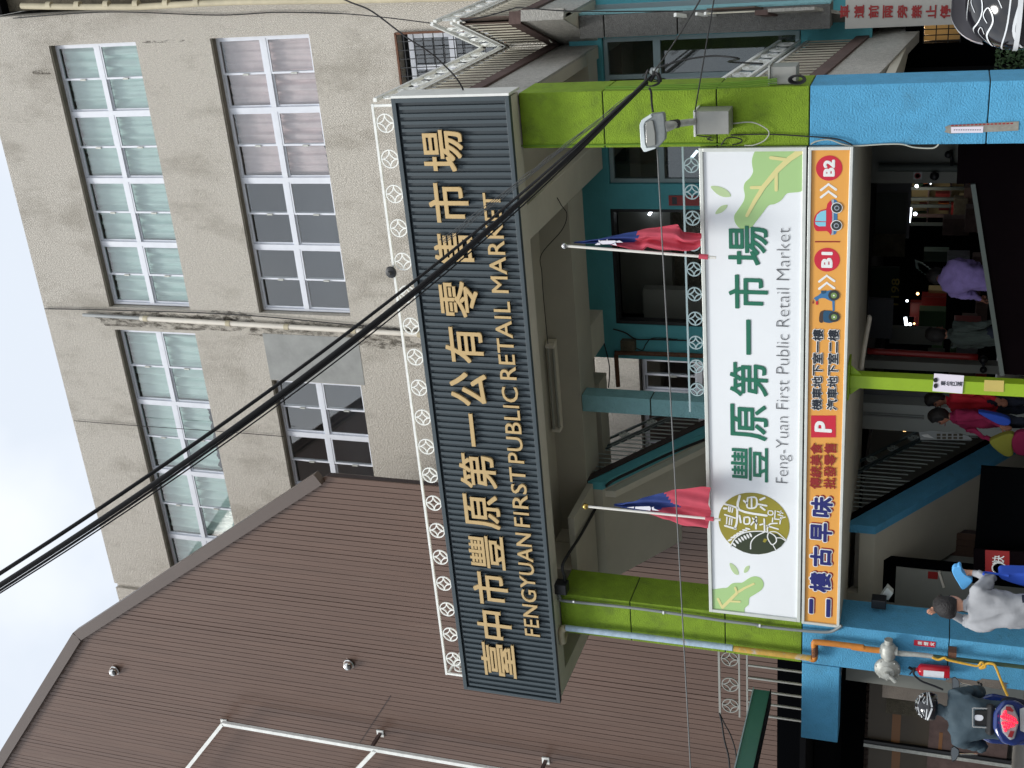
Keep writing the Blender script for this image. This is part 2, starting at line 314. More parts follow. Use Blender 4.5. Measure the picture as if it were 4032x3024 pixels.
# ================================================================== GROUND
g = MB().add([(-400, -300, 0), (400, -300, 0), (400, 500, 0), (-400, 500, 0)], [(0, 1, 2, 3)]); build(g, 'ground', M['asphalt'], kind='structure')
build(MB().box(-60, 30, 11.9, 12.05, .004, .14), 'kerb', M['curbm'], kind='structure')
build(MB().box(-60, 30, 12.05, 26, .004, .13), 'pavement', M['pave'], kind='structure')
mk = MB(); mk.box(-60, 30, 11.3, 11.42, .004, .008); build(mk, 'road_marking', M['pwhite'], kind='structure')
# ================================================================== GREY BUILDING (far wall, Y = 19)
YB = 19.0
gb = thing('apartment_building', 'tall beige building with woven render and long rows of white windows behind the market sign', 'building', (-8, YB, 0))
# wall in bands, windows left open
R1 = (15.50, 17.43); R2 = (11.95, 13.93)
holes = [(-7.62, -2.42, *R1), (-14.78, -8.12, *R1), (-7.62, -2.42, *R2), (-14.0, -9.05, *R2), (-3.75, -2.47, 8.35, 10.32), (-7.62, -4.3, 8.3, 10.25), (-8.9, -8.2, 4.3, 6.4), (-10.6, -9.2, 4.2, 6.4), (-14.4, -2.0, .13, 2.62)]
def wall_with_holes(mb, x0, x1, z0, z1, y0, y1, hs):
    zs = sorted({z0, z1, *[h[2] for h in hs], *[h[3] for h in hs]}); zs = [z for z in zs if z0 <= z <= z1]
    for a, b in zip(zs, zs[1:]):
        cs = sorted([h for h in hs if h[2] <= a and h[3] >= b]); x = x0
        for h in cs:
            if h[0] > x: mb.box(x, h[0], y0, y1, a, b)
            x = max(x, h[1])
        if x < x1: mb.box(x, x1, y0, y1, a, b)
mb = MB(); wall_with_holes(mb, -14.50, -1.86, 0.13, 19.09, YB, YB + .22, holes)
mb.box(-17.5, -14.62, YB, YB + .22, 0.13, 19.09); mb.box(-14.62, -14.50, YB + .08, YB + .22, .13, 19.09)
mb.box(-2.08, -1.86, YB + .22, YB + 6, .13, 19.09); build(mb, 'wall', M['greywall'], gb)
mb = MB()
mb.box(-17.4, -2.1, YB + 1.6, YB + 1.7, 2.95, 18.8)
for h in ((11.4, 0), (7.9, 0), (14.9, 0), (18.0, 0)): mb.box(-17.4, -2.1, YB + .3, YB + 1.6, h[0] - .2, h[0])
build(mb, 'room_back', M['room'], gb)
mb = MB().box(-17.5, -1.9, YB + .25, YB + 6, 18.9, 19.0); build(mb, 'roof', M['reveal'], gb)
mb = MB()
for h in holes[:4]: build(MB().box(h[0], h[1], YB + .015, YB + .215, h[3] - .03, h[3] + .001), 'window_head', M['reveal'], gb)
def sash(mb, x0, x1, z0, z1, y, t, d=.03): mb.box(x0, x1, y, y + d, z0, z0 + t); mb.box(x0, x1, y, y + d, z1 - t, z1); mb.box(x0, x0 + t, y, y + d, z0 + t, z1 - t); mb.box(x1 - t, x1, y, y + d, z0 + t, z1 - t)
def curtain(name, parent, x0, x1, z0, z1, y, m, seed, amp=.045):
    r = random.Random(seed); n = 70; vs = []; ph = [r.uniform(0, 6) for _ in range(4)]
    for j in range(7):
        fz = j / 6; z = z0 + (z1 - z0) * fz
        for i in range(n + 1):
            fx = i / n; X = x0 + (x1 - x0) * fx
            d = math.sin(X * 30 + ph[0] + .8 * math.sin(fz * 3 + ph[1] + X * 3)) * amp * (.6 + .4 * math.sin(X * 7 + ph[2])) + math.sin(X * 63 + ph[3]) * amp * .3
            vs.append((X + .012 * math.sin(fz * 4 + X * 9), y + d * (1.15 - .5 * fz), z))
    fs = [(j * (n + 1) + i, j * (n + 1) + i + 1, (j + 1) * (n + 1) + i + 1, (j + 1) * (n + 1) + i) for j in range(6) for i in range(n)]
    return build(MB().add(vs, fs), name, m, parent, smooth=True)
def window_unit(x0, x1, z0, z1, cm, seed, glassm='glass', y=None, hang=1.0):
    y = (YB + .13) if y is None else y
    zm_ = z0 + (z1 - z0) * .50; xm = (x0 + x1) / 2
    f = MB(); f.box(x0, x1, y, y + .09, z0, z0 + .055); f.box(x0, x1, y, y + .09, z1 - .055, z1); f.box(x0, x0 + .04, y, y + .09, z0 + .055, z1 - .055); f.box(x1 - .04, x1, y, y + .09, z0 + .055, z1 - .055)
    f.box(x0 + .04, x1 - .04, y + .005, y + .085, zm_ - .05, zm_ + .05)
    for a, b in ((z0 + .055, zm_ - .05), (zm_ + .05, z1 - .055)):
        sash(f, x0 + .04, xm + .02, a, b, y + .045, .035); sash(f, xm - .02, x1 - .04, a, b, y + .012, .035)
    fr = build(f, 'window', M['alu'], gb)
    for a, b in ((z0 + .055, zm_ - .05), (zm_ + .05, z1 - .055)):
        build(MB().box(x0 + .075, xm - .015, y + .058, y + .062, a + .035, b - .035), 'pane', M[glassm], fr)
        build(MB().box(xm + .015, x1 - .075, y + .025, y + .029, a + .035, b - .035), 'pane', M[glassm], fr)
        build(MB().box(xm - .03, xm + .0, y - .012, y + .012, a + .35, a + .47), 'latch', M['iron'], fr)
    if cm: curtain('curtain', fr, x0 + .05, x1 - .05, z1 - (z1 - z0) * hang, z1 - .07, y + .16, M[cm], seed)
    return fr
for i in range(4): window_unit(-7.60 + i * 1.293, -7.60 + (i + 1) * 1.293, R1[0] + .005, R1[1], 'curt_g', i, hang=.99)
for i in range(4): window_unit(-8.14 - (i + 1) * 1.655, -8.14 - i * 1.655, R1[0] + .005, R1[1], 'curt_g', 10 + i, hang=.95 if i != 1 else .86)
for i in range(4): window_unit(-7.60 + i * 1.293, -7.60 + (i + 1) * 1.293, R2[0] + .005, R2[1], 'curt_p' if i > 1 else None, 20 + i, hang=.97 if i == 3 else .92, glassm='glass')
for i in range(4): window_unit(-9.07 - (i + 1) * 1.22, -9.07 - i * 1.22, R2[0] + .005, R2[1], None, 30 + i)
window_unit(-8.88, -8.22, 4.32, 6.38, None, 40); window_unit(-10.58, -9.22, 4.22, 6.38, None, 41)
for i in range(3): window_unit(-7.60 + i * 1.1, -6.5 + i * 1.1, 8.32, 10.22, None, 50 + i)
# barred window
y = YB + .1; f = MB(); sash(f, -3.74, -2.49, 8.37, 10.15, y, .09, .07); f.box(-3.74, -2.49, y + .005, y + .065, 9.3, 9.42); f.box(-3.1, -3.03, y + .01, y + .06, 8.46, 10.06)
fr = build(f, 'window', M['alu'], gb); build(MB().box(-3.66, -2.58, y + .03, y + .034, 8.45, 9.3), 'pane', M['glass'], fr); build(MB().box(-3.66, -2.58, y + .03, y + .034, 9.42, 10.07), 'pane', M['glass'], fr)
f = MB(); f.bar((-3.76, YB - .06, 10.3), (-2.46, YB - .06, 10.3), .035, .035); f.bar((-3.76, YB - .06, 8.36), (-2.46, YB - .06, 8.36), .04)
for x in (-3.75, -2.47): f.bar((x, YB - .06, 8.36), (x, YB - .06, 10.3), .035); f.bar((x, YB - .06, 10.28), (x, YB + .02, 10.28), .03)
fr = build(f, 'grille_frame', M['rust'], gb)
f = MB()
for k in range(1, 9): f.bar((-3.75 + k * .143, YB - .06, 8.36), (-3.75 + k * .143, YB - .06, 10.3), .014)
for k in range(1, 11): f.bar((-3.75, YB - .06, 8.36 + k * .18), (-2.47, YB - .06, 8.36 + k * .18), .012)
build(f, 'grille_bars', M['blackp'], fr)
build(MB().box(-9.04, -8.05, YB - .006, YB + .001, 11.86, 13.94), 'cement_patch', M['cement'], gb)
# soot around the downpipe: thin irregular patches
def blot(name, x0, x1, z0, z1, m, seed, parent=gb, y=YB, n=26, d=.004):
    r = random.Random(seed); pts = []
    for k in range(n):
        a = 2 * math.pi * k / n; q = .72 + .28 * r.random(); cx, cz = math.cos(a), math.sin(a)
        cx = math.copysign(abs(cx) ** .6, cx); cz = math.copysign(abs(cz) ** .6, cz)
        pts.append(((x0 + x1) / 2 + (x1 - x0) / 2 * cx * q, (z0 + z1) / 2 + (z1 - z0) / 2 * cz * q))
    return build(flat(pts, MB(), y - d, d - .001), name, m, parent)
def stain_mat():
    m = mat('streaked_soot', (70, 64, 52), .95, vary=.3, vscale=9); n = m.node_tree.nodes; l = m.node_tree.links
    t = n.new('ShaderNodeTexCoord'); nz = n.new('ShaderNodeTexNoise'); nz.inputs['Scale'].default_value = 7; nz.inputs['Detail'].default_value = 9; nz.inputs['Roughness'].default_value = .75
    mp = n.new('ShaderNodeMapping'); mp.inputs['Scale'].default_value = (1.6, 1, .6); l.new(t.outputs['Object'], mp.inputs[0]); l.new(mp.outputs[0], nz.inputs['Vector'])
    r_ = n.new('ShaderNodeMapRange'); r_.inputs[1].default_value = .44; r_.inputs[2].default_value = .66; r_.inputs[3].default_value = 0; r_.inputs[4].default_value = .5
    l.new(nz.outputs[0], r_.inputs[0]); l.new(r_.outputs[0], n['Principled BSDF'].inputs['Alpha']); return m
M['soot'] = stain_mat()
for i, (x0, x1, z0, z1) in enumerate(((-8.08, -7.68, 14.2, 18.1), (-8.3, -7.72, 10.2, 14.4), (-7.95, -7.6, 13.9, 15.45), (-2.46, -2.40, 14.4, 15.4), (-2.95, -2.84, 17.5, 17.95))): blot('soot_stain', x0, x1, z0, z1, M['soot'], i, d=.003 + .0005 * i)
# downpipe
dp = tag(build(MB().tube([at(328, 1240, Y=YB - .07), at(555, 1253, Y=YB - .07)], .035, 10), 'downpipe', M['pvcg'], smooth='auto'), 'grey and white plastic downpipe running down the beige building between its window rows', 'downpipe')
f = MB(); a, b = at(553, 1253, Y=YB - .07), at(1790, 1325, Y=YB - .07); f.tube([a, b], .05, 12)
build(f, 'lower_pipe', M['pvcw'], dp, smooth='auto')
f = MB()
for t in (.02, .3, .49, .7, .9):
    c = a.lerp(b, t); f.lathe([(.06, -.05), (.06, .05)], c, (b - a), 12)
build(f, 'pipe_coupling', M['pvc'], dp, smooth='auto')
# right corner pipe and dark neighbour
cp = MB(); pp = [at(*T1(a, b), Y=YB - .15) for a, b in ((140, 38), (300, 42), (560, 45), (900, 45), (1240, 25), (1520, 12), (2212, 2))] + [at(2000, -12, Y=YB - .15)]
tag(build(cp.tube(pp, .055, 12), 'corner_pipe', M['pvc'], smooth='auto'), 'jointed beige drain pipe on the far right corner of the beige building', 'pipe')
f = MB()
for t in range(1, 7):
    c = pp[0].lerp(pp[5], t / 7.2); f.lathe([(.068, -.05), (.068, .05)], c, (pp[5] - pp[0]), 12)
# (couplings belong to the pipe)
o = bpy.data.objects['corner_pipe']; build(f, 'pipe_coupling', M['pvc'], o, smooth='auto')
nb = thing('neighbour_building', 'dark weathered building edge beside the right corner of the beige building', 'building', (0, YB + 1, 0))
build(MB().box(-1.80, 3.0, YB + .3, YB + 6, .13, 18.4), 'wall', M['stain'], nb)
build(MB().box(-1.83, 3.0, YB + .1, YB + 6, 18.4, 18.6), 'roof_edge', M['roomd'], nb)
# ================================================================== BROWN CLAD BUILDING (Y = 16)
YW = 16.0
M['reflsheet'] = mat('reflection_sheet', (150, 142, 132), .9, vary=.1)
bb = thing('metal_clad_building', 'brown metal clad building with a kinked gable left of the market sign', 'building', (-14, YW, 0))
prof = [(-9.40, 11.34), (-13.56, 17.5), (-17.45, 20.7), (-20.0, 22.7)]
def ztop(x):
    for (xa, za), (xb, zb) in zip(prof, prof[1:]):
        if x >= xb: return za + (zb - za) * (x - xa) / (xb - xa)
    return prof[-1][1]
f = MB(); pw = .104; x = -9.40
build(MB().prism([(-9.42, YW + .035, .13)] + [(px, YW + .035, pz - .1) for px, pz in prof] + [(-20, YW + .035, .13)], (0, .12, 0)), 'backing', M['brownd'], bb)
build(MB().prism([(-9.43, YW + .16, .13), (-9.43, YW + .16, 11.2), (-11.6, YW + 2.6, 11.2), (-11.6, YW + 2.6, .13)], (-.1, 0, 0)), 'end_wall', M['brown'], bb)
k = 0
while x - pw > -19.95:
    x1 = x - pw; t0 = ztop(x) - .06; t1 = ztop(x1) - .06; g_ = .0045
    tilt = random.uniform(-.004, .004)
    mbp = MB().prism([(x - g_, YW + tilt, .2), (x - g_, YW + tilt, t0), (x1 + g_, YW - tilt, t1), (x1 + g_, YW - tilt, .2)][::-1], (0, .034, 0))
    build(mbp, 'board', M['brown'], bb); x = x1; k += 1
f = MB()
for (xa, za), (xb, zb) in zip(prof, prof[1:]):
    f.bar((xa, YW - .05, za), (xb, YW - .05, zb), .16, .22, up=(0, 0, 1))
build(f, 'roof_trim', M['trim'], bb)
f = MB()
for (xa, za), (xb, zb) in zip(prof, prof[1:]): f.add([(xa, YW, za), (xb, YW, zb), (xb - 2.3, YW + 2.8, zb - .3), (xa - 2.3, YW + 2.8, za - .3)], [(0, 1, 2, 3)])
build(f, 'roof', M['brown'], bb)
for (px, py) in (T7(745, 1025), T8(50, 985)):
    c = at(px, py, Y=YW - .02)
    f = MB().lathe([(.10, 0), (.105, -.02), (.09, -.035), (.088, -.07), (.07, -.11), (.035, -.135), (0, -.14)], c, (0, 1, 0), 20)
    o = build(f, 'vent_cap', M['chrome'], bb, smooth='auto')
    build(MB().box(c.x - .02, c.x + .06, c.y - .125, c.y - .09, c.z - .09, c.z - .03), 'vent_opening', M['blackp'], o)
build(MB().prism([(-9.44, YW + .175, .13)] + [(px - .02, YW + .175, pz - .15) for px, pz in prof] + [(-20, YW + .175, .13)], (0, .02, 0)), 'reflection_sheet', M['reflsheet'], bb)  # unseen pale sheet added to brighten what the windows behind reflect
c0_, c1_ = at(*T8(320, 1190), Y=YW), at(*T8(120, 1495), Y=YW); build(MB().bar((c0_.x, YW - .004, c0_.z), (c1_.x, YW - .004, c1_.z), .012), 'sheet_overlap', M['brownd'], bb)
# white pipe ladder rail on the brown wall
pr = thing('wall_pipe_rail', 'white square pipe frame standing off the brown metal wall', 'railing', (-14.9, YW, 9))
f = MB(); t = .07; Yr = YW - .45
a0 = at(*T7(1445, 1370), Y=Yr); a1 = at(*T8(880, 1650), Y=Yr); top2 = at(*T7(1150, 1740), Y=Yr)
f.bar(a0, a0 + (a1 - a0) * 2.2, t); f.bar(a0, top2 + (top2 - a0) * .8, t)
b0 = a0.lerp(a1, .62) ; f.bar(b0 + Vector((0, 0, -.0)), b0 + (top2 - a0) * 1.8, t)
build(f, 'frame', M['rail_w'], pr)
for c in (a0.lerp(top2, .22), a0.lerp(a1, .60), a0.lerp(a1, 1.22)):
    c = Vector(c); o = build(MB().bar(c, (c.x, YW - .02, c.z - .0), .055), 'bracket', M['cap'], pr)
    build(MB().box(c.x - .07, c.x + .07, YW - .03, YW - .004, c.z - .07, c.z + .07), 'bracket_plate', M['rail_w'], pr)
# ================================================================== MARKET ENTRANCE
YF = 13.0
mk = thing('market_entrance', 'market entrance porch with lime and sky blue pillars and a flat concrete canopy', 'building', (-6, YF, 0))
def pillar(x0, x1):
    js = [6.14, 5.155, 3.89, 2.91, 1.15, .13]; g_ = .006
    core = MB().box(x0 + .012, x1 - .012, YF + .012, YF + .60, .13, 6.14); build(core, 'pillar_core', M['joint'], mk)
    for i, (a, b) in enumerate(zip(js, js[1:])):
        build(MB().box(x0, x1, YF, YF + .612, b + (g_ if b > .2 else 0), a - g_), 'pillar_block', M['green' if i < 3 else 'blue'], mk, bevel=.008)
pillar(-9.762, -9.132); pillar(-3.04, -2.408)
build(MB().box(-10.98, -9.77, YF, YF + .35, 2.435, 2.905), 'side_beam', M['blue'], mk, bevel=.008)
build(MB().box(-10.98, -9.77, YF + .355, YF + 1.9, 2.5, 2.9), 'side_slab', M['ceil'], mk)
build(MB().box(-2.55, -2.45, YF + .03, YF + .60, 6.15, 6.86), 'side_panel', M['green'], mk, bevel=.006)
for i, (x, z, w_, h_) in enumerate(((-9.745, .95, .05, .22), (-9.72, .62, .07, .2))): blot('bare_concrete_patch', x - w_, x + w_, z - h_, z + h_, M['patchb'], 60 + i, mk, YF, 22, .005)
# canopy underside
c = MB(); c.box(-10.69, -2.40, 12.72, 13.03, 6.15, 7.52); build(c, 'front_beam', M['ceil2'], mk)
c = MB(); c.box(-10.69, -10.40, 13.03, 14.65, 6.15, 6.95); c.box(-10.40, -9.13, 14.3, 14.65, 6.152, 6.95); c.box(-9.7, -9.15, 13.62, 14.65, 6.154, 6.95); build(c, 'end_beam', M['ceil2'], mk)
c = MB(); c.box(-4.15, -3.72, 13.03, 16.45, 6.15, 6.95); build(c, 'cross_beam', M['ceil2'], mk, bevel=.01)
build(MB().box(-3.72, -2.46, 16.0, 16.45, 6.153, 6.95), 'corner_beam', M['ceil'], mk)
c = MB(); c.box(-9.13, -4.15, 14.65, 15.34, 6.152, 6.95); build(c, 'rear_beam', M['ceil'], mk)
c = MB(); c.box(-6.68, -6.16, 15.34, 16.02, 6.155, 6.95); build(c, 'short_beam', M['ceil2'], mk)
c = MB(); c.box(-9.13, -7.17, 15.6, 16.02, 6.156, 6.95); build(c, 'stair_beam', M['ceil'], mk)
c = MB(); c.box(-10.67, -2.5, 13.03, 16.9, 6.585, 6.84); build(c, 'canopy_slab', M['ceil'], mk)
f = MB().tube([W(Z3, *q, Y=14.4) + Vector((0, .0, .0)) for q in ((380, 545), (550, 560), (690, 790), (640, 960), (420, 1220), (432, 1420))], .006, 6)
build(MB().tube(smooth_open([W(Z3, *q, Y=14.2) for q in ((380, 545), (550, 565), (640, 690), (697, 790), (640, 960), (420, 1220), (425, 1420), (440, 1659))] + [W(Z4, *q, Y=14.2) for q in ((480, 600), (490, 700))]), .006, 6), 'ceiling_wire', M['cable'], mk)
# teal rear wall with window strip and doorway
Yw = 16.6; tw = thing('teal_wall_house', 'teal rendered upper floor wall with a wide doorway and aluminium windows under the canopy', 'building', (-5, Yw, 3))
mb = MB(); wall_with_holes(mb, -7.17, -1.2, 2.5, 6.58, Yw, Yw + .2, [(-6.6, -4.79, 2.9, 6.12), (-4.42, -2.35, 3.4, 6.11)]); build(mb, 'wall', M['teal'], tw)
mb = MB(); sash(mb, -6.6, -4.79, 2.9, 6.12, Yw + .02, .05, .16); build(mb, 'door_frame', M['blackp'], tw)
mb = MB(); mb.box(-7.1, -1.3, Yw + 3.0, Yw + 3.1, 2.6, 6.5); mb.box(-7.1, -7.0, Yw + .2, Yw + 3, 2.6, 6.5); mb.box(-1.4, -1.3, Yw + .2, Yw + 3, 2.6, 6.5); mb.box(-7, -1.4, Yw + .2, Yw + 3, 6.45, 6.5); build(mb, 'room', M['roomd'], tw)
build(MB().box(-6.9, -6.35, Yw + .9, Yw + 1.1, 2.6, 5.9), 'inner_pier', M['intw'], tw); build(MB().box(-7, -4.5, Yw + 1.5, Yw + 1.7, 5.55, 6.4), 'inner_beam', M['intw'], tw)
def tealwin(x0, x1, z0, z1, splits, name='window'):
    y = Yw + .05; f = MB(); sash(f, x0, x1, z0, z1, y, .055, .1)
    for s in splits: f.box(s[0], s[1], y + .008, y + .09, s[2], s[3])
    return build(f, name, M['alu2'], tw)
w1 = tealwin(-4.41, -2.36, 3.42, 6.10, [(-4.355, -2.415, 5.30, 5.40), (-2.93, -2.87, 3.47, 5.30), (-2.93, -2.87, 5.40, 6.045), (-3.62, -3.55, 3.47, 5.30)])
for (a, b, c_, d) in ((-4.355, -2.93, 5.40, 6.045), (-2.87, -2.415, 5.40, 6.045), (-4.355, -3.62, 3.47, 5.3), (-3.55, -2.93, 3.47, 5.3), (-2.87, -2.415, 3.47, 5.3)):
    build(MB().box(a, b, Yw + .09, Yw + .094, c_, d), 'pane', M['glassd'], w1)
for i, (pa, pb) in enumerate((((1590, 792), (1640, 716)), ((2052, 172), (2116, 94)))):
    a, b = W(Z3, *pa, Y=18), W(Z3, *pb, Y=18)
    tag(build(MB().tube([a, b], .022, 8), 'tube_lamp', M['tube']), ('lit fluorescent tube glowing inside the dark teal doorway', 'lit fluorescent tube behind the window beside the right lime pillar')[i], 'lamp', 'lit tubes in the upstairs room')
build(MB().box(-1.98, -1.9, Yw - .05, Yw, 3, 6.4), 'corner_strip', M['alu2'], tw)
# things on the teal wall
f = MB(); P = [W(Z4, *q, Y=Yw - .05) for q in ((1255, 1165), (1235, 860), (1240, 815), (1290, 800), (2000, 825), (2250, 838))]
tag(build(f.tube(smooth_open(P, 3), .035, 10), 'wall_pipe', M['rust'], smooth='auto'), 'rusty brown bent pipe fixed on the teal wall under the canopy', 'pipe')
p = W(Z4, 1365, 715, Y=Yw - .08); f = MB().box(p.x - .08, p.x + .08, Yw - .14, Yw - .005, p.z - .11, p.z + .11); f.box(p.x - .06, p.x + .06, Yw - .155, Yw - .14, p.z - .06, p.z + .09)
mtr = tag(build(f, 'meter_box', M['stain'], bevel=.006), 'small grey meter box on the teal wall beside the rusty pipe', 'meter box')
f = MB(); f.tube(smooth_open([W(Z4, *q, Y=Yw - .04) for q in ((1200, 540), (1330, 580), (1450, 650), (1650, 655), (2150, 670))]), .012, 6); f.tube(smooth_open([W(Z4, *q, Y=Yw - .035) for q in ((1430, 740), (1520, 770), (1560, 700), (1640, 640), (1900, 655))]), .008, 6); f.tube(smooth_open([W(Z4, *q, Y=Yw - .035) for q in ((1100, 690), (1160, 950), (1150, 1180))]), .009, 6)
tag(build(f, 'wall_cable', M['cable']), 'thin dark cables strung over the teal wall around the meter box', 'cable')
a, b = W(Z3, 1805, 580, Y=Yw - .01), W(Z3, 2140, 690, Y=Yw - .01)
sgn = tag(build(MB().box(b.x, a.x, Yw - .02, Yw - .002, min(a.z, b.z), max(a.z, b.z)), 'wall_plaque', M['pdred']), 'faded red plaque on the teal wall between window and doorway', 'sign')
build(MB().box(b.x + .02, a.x - .02, Yw - .024, Yw - .0205, a.z - .12, a.z - .05), 'worn_lettering', M['black'], sgn)
# fluorescent fitting under the canopy
lf = thing('batten_light', 'unlit twin fluorescent batten mounted under the concrete canopy', 'light', (-6.7, 14.5, 6.5))
build(MB().box(-7.44, -6.08, 14.52, 14.64, 6.44, 6.575), 'housing', M['ceil2'], lf, bevel=.006)
build(MB().tube([(-7.4, 14.49, 6.46), (-6.12, 14.49, 6.46)], .016, 8), 'tube', M['tubeoff'], lf); build(MB().tube([(-7.4, 14.45, 6.52), (-6.12, 14.45, 6.52)], .016, 8), 'tube', M['tubeoff'], lf)
for x_ in (-7.42, -6.14): build(MB().box(x_, x_ + .04, 14.43, 14.53, 6.43, 6.55), 'end_holder', M['pvcw'], lf)
# rear column
rc = thing('rear_column', 'pale teal pebble render column standing behind the flags', 'column', (-7.05, 14.65, 2.9))
for a, b in ((6.15, 5.17), (5.16, 3.9), (3.89, 2.95)): build(MB().box(-7.17, -6.92, 14.65, 14.92, b, a - .008), 'column_block', M['tealc'], rc, bevel=.006)
build(MB().box(-7.16, -6.93, 14.66, 14.91, 2.95, 6.14), 'column_core', M['joint'], rc)
# ------------------------------------------------------------------ rings and railings
RINGS = {}
def ring_mesh(r, t=.013, d=.02):
    k = (round(r, 3), t)
    if k in RINGS: return RINGS[k]
    mb = MB()
    def arc(cx, cz, rad, a0, a1, n):
        P = []
        for s in (rad - t / 2, rad + t / 2):
            for i in range(n + 1):
                a = a0 + (a1 - a0) * i / n; P.append((cx + s * math.cos(a), cz + s * math.sin(a)))
        o = len(mb.v); vs = [(p[0], -d / 2, p[1]) for p in P] + [(p[0], d / 2, p[1]) for p in P]; N = n + 1; fs = []
        for i in range(n): fs += [(i, i + 1, N + i + 1, N + i), (2 * N + i, 3 * N + i, 3 * N + i + 1, 2 * N + i + 1), (i, 2 * N + i, 2 * N + i + 1, i + 1), (N + i, N + i + 1, 3 * N + i + 1, 3 * N + i)]
        mb.add(vs, fs)
    arc(0, 0, r - t / 2, 0, 2 * math.pi, 28); R_ = r - t
    for q in range(4):
        a = math.pi / 4 + q * math.pi / 2; c = R_ * math.sqrt(2); arc(c * math.cos(a), c * math.sin(a), R_, a + math.pi - math.pi / 4, a + math.pi + math.pi / 4, 9)
    me = bpy.data.meshes.new('ring'); me.from_pydata(mb.v, [], mb.f); me.update(); RINGS[k] = me; return me
def railing(name, label, P0, P1, ztop, rings=None, ring_r=.115, zring=None, mat_='rail_w', bars=None, mid=(), t=.035, group=None, bar_mat=None, posts=(), bart=.014, ringmat=None):
    """P0, P1: (x, y, dz) ends; rings: distances from P0; heights given at P0, the rail slopes with dz"""
    a, b = Vector((P0[0], P0[1], 0)), Vector((P1[0], P1[1], 0)); L = (b - a).length; dirv = (b - a) / L
    sl0, sl1 = P0[2] if len(P0) > 2 else 0, P1[2] if len(P1) > 2 else 0
    def pt(s, z): return a + dirv * s + Vector((0, 0, z + sl0 + (sl1 - sl0) * s / L))
    th = thing(name, label, 'railing', pt(L / 2, ztop), group); ang = math.atan2(dirv.y, dirv.x)
    build(MB().bar(pt(0, ztop), pt(L, ztop), t, t), 'top_rail', M[mat_], th)
    for z in mid: build(MB().bar(pt(0, z), pt(L, z), t * .8, t * .8), 'middle_rail', M[mat_], th)
    for s in posts: build(MB().bar(pt(s, bars[2] if bars else mid[-1]), pt(s, ztop), t * .9), 'post', M[mat_], th)
    if rings:
        me = ring_mesh(ring_r).copy(); me.materials.append(M[ringmat or mat_])
        tilt = math.atan2(sl1 - sl0, L)
        for s in rings:
            o = link('ring', me, th, pt(s, zring) - th.location); o.rotation_euler = (0, 0, ang)
            if abs(tilt) > .02: o.rotation_euler = (0, -tilt, ang)
    if bars:
        step, z1, z0 = bars; n = int(L / step); h = z1 - z0
        mb = MB().bar((0, 0, 0), (0, 0, -h), bart); me = None
        for i in range(n + 1):
            p = pt(i * step + step * .4, z1)
            if i * step + step * .4 > L: break
            if me is None:
                o = build(MB().bar(p, p - Vector((0, 0, h)), bart), 'bar', M[bar_mat or mat_], th); me = o; p0 = p
            else: share(me, 'bar', th, p - p0)
    return th
railing('roof_railing', 'white railing with ring ornaments running along the top of the dark sign', (-10.78, 13.0), (-2.49, 13.0), 7.975, [(-2.72 - .4315 * i) + 10.78 for i in range(19)], .115, 7.835, mid=(7.70,), t=.03, posts=(.02, 8.27))
railing('roof_railing', 'white ring railing returning back from the left end of the dark sign', (-10.80, 13.04), (-10.80, 14.6), 7.975, [.2 + .43 * i for i in range(3)], .115, 7.835, mid=(7.70,), t=.03)
def balcony_side(p0, p1, label, zr=(7.975, 7.835, 7.70, 7.60), zb=(7.58, 6.9), capz=(6.72, 6.90), fas=(6.17, 6.72), barstep=.19, sl=(0, 0), inner=1, th_=.14):
    L = math.dist(p0, p1)
    th = railing('balcony_railing', label, (*p0, sl[0]), (*p1, sl[1]), zr[0], [.2 + .43 * i for i in range(int((L - .1) / .43))], .115, zr[1], mid=(zr[2], zr[3]), t=.045, bars=(barstep, zb[0], zb[1]), bar_mat='slat', bart=.017)
    a, b = Vector((*p0, 0)), Vector((*p1, 0)); d = (b - a).normalized(); n = Vector((d.y, -d.x, 0)) * inner
    def wallp(name, m, z0, z1, tk, off):
        A, B = a + n * off, b + n * off; q = n * -tk
        pts = [A + Vector((0, 0, z0 + sl[0])), B + Vector((0, 0, z0 + sl[1])), B + Vector((0, 0, z1 + sl[1])), A + Vector((0, 0, z1 + sl[0]))]
        build(MB().prism(pts, q), name, m, th)
    wallp('cap', M['cap'], capz[0] + .02, capz[1], th_ + .02, .05); wallp('fascia', M['stucco'], fas[0], fas[1] + .02, th_, .02)
    wallp('back_panel', M['slatd'], capz[1], zb[0], .02, -.04)
    return th
U0 = (-2.46, 13.08); U1 = (-2.46, 16.92); U2 = (-1.86, 15.05); U3 = (-1.80, 19.0)
balcony_side(U0, U1, 'upper balcony railing of white rings and cream bars beside the sign end')
balcony_side(U1, U2, 'short slanted upper balcony railing stepping forward with white rings')
balcony_side((U2[0] + .01, U2[1] + .12), U3, 'upper balcony railing at the far right edge running back along the beige wall', th_=.05)
bs = thing('balcony_slab', 'concrete upper balcony floor slab jutting out beside the right lime pillar', 'balcony', (-2.4, 15, 6.1))
build(MB().prism([(-2.62, 13.64, 6.165), (-2.47, 13.64, 6.165), (-2.47, 16.92, 6.165), (-1.87, 15.06, 6.165), (-1.81, 19.0, 6.165), (-2.62, 18.9, 6.165)], (0, 0, .2)), 'slab', M['ceil'], bs)
f = MB().tube(smooth_open([W(Z1, *q, X=-2.3) for q in ((1185, 205), (1280, 240), (1400, 290), (1540, 320), (1620, 350), (1660, 365), (1700, 410))]), .01, 6)
build(f, 'loose_cable', M['cablel'], bs)
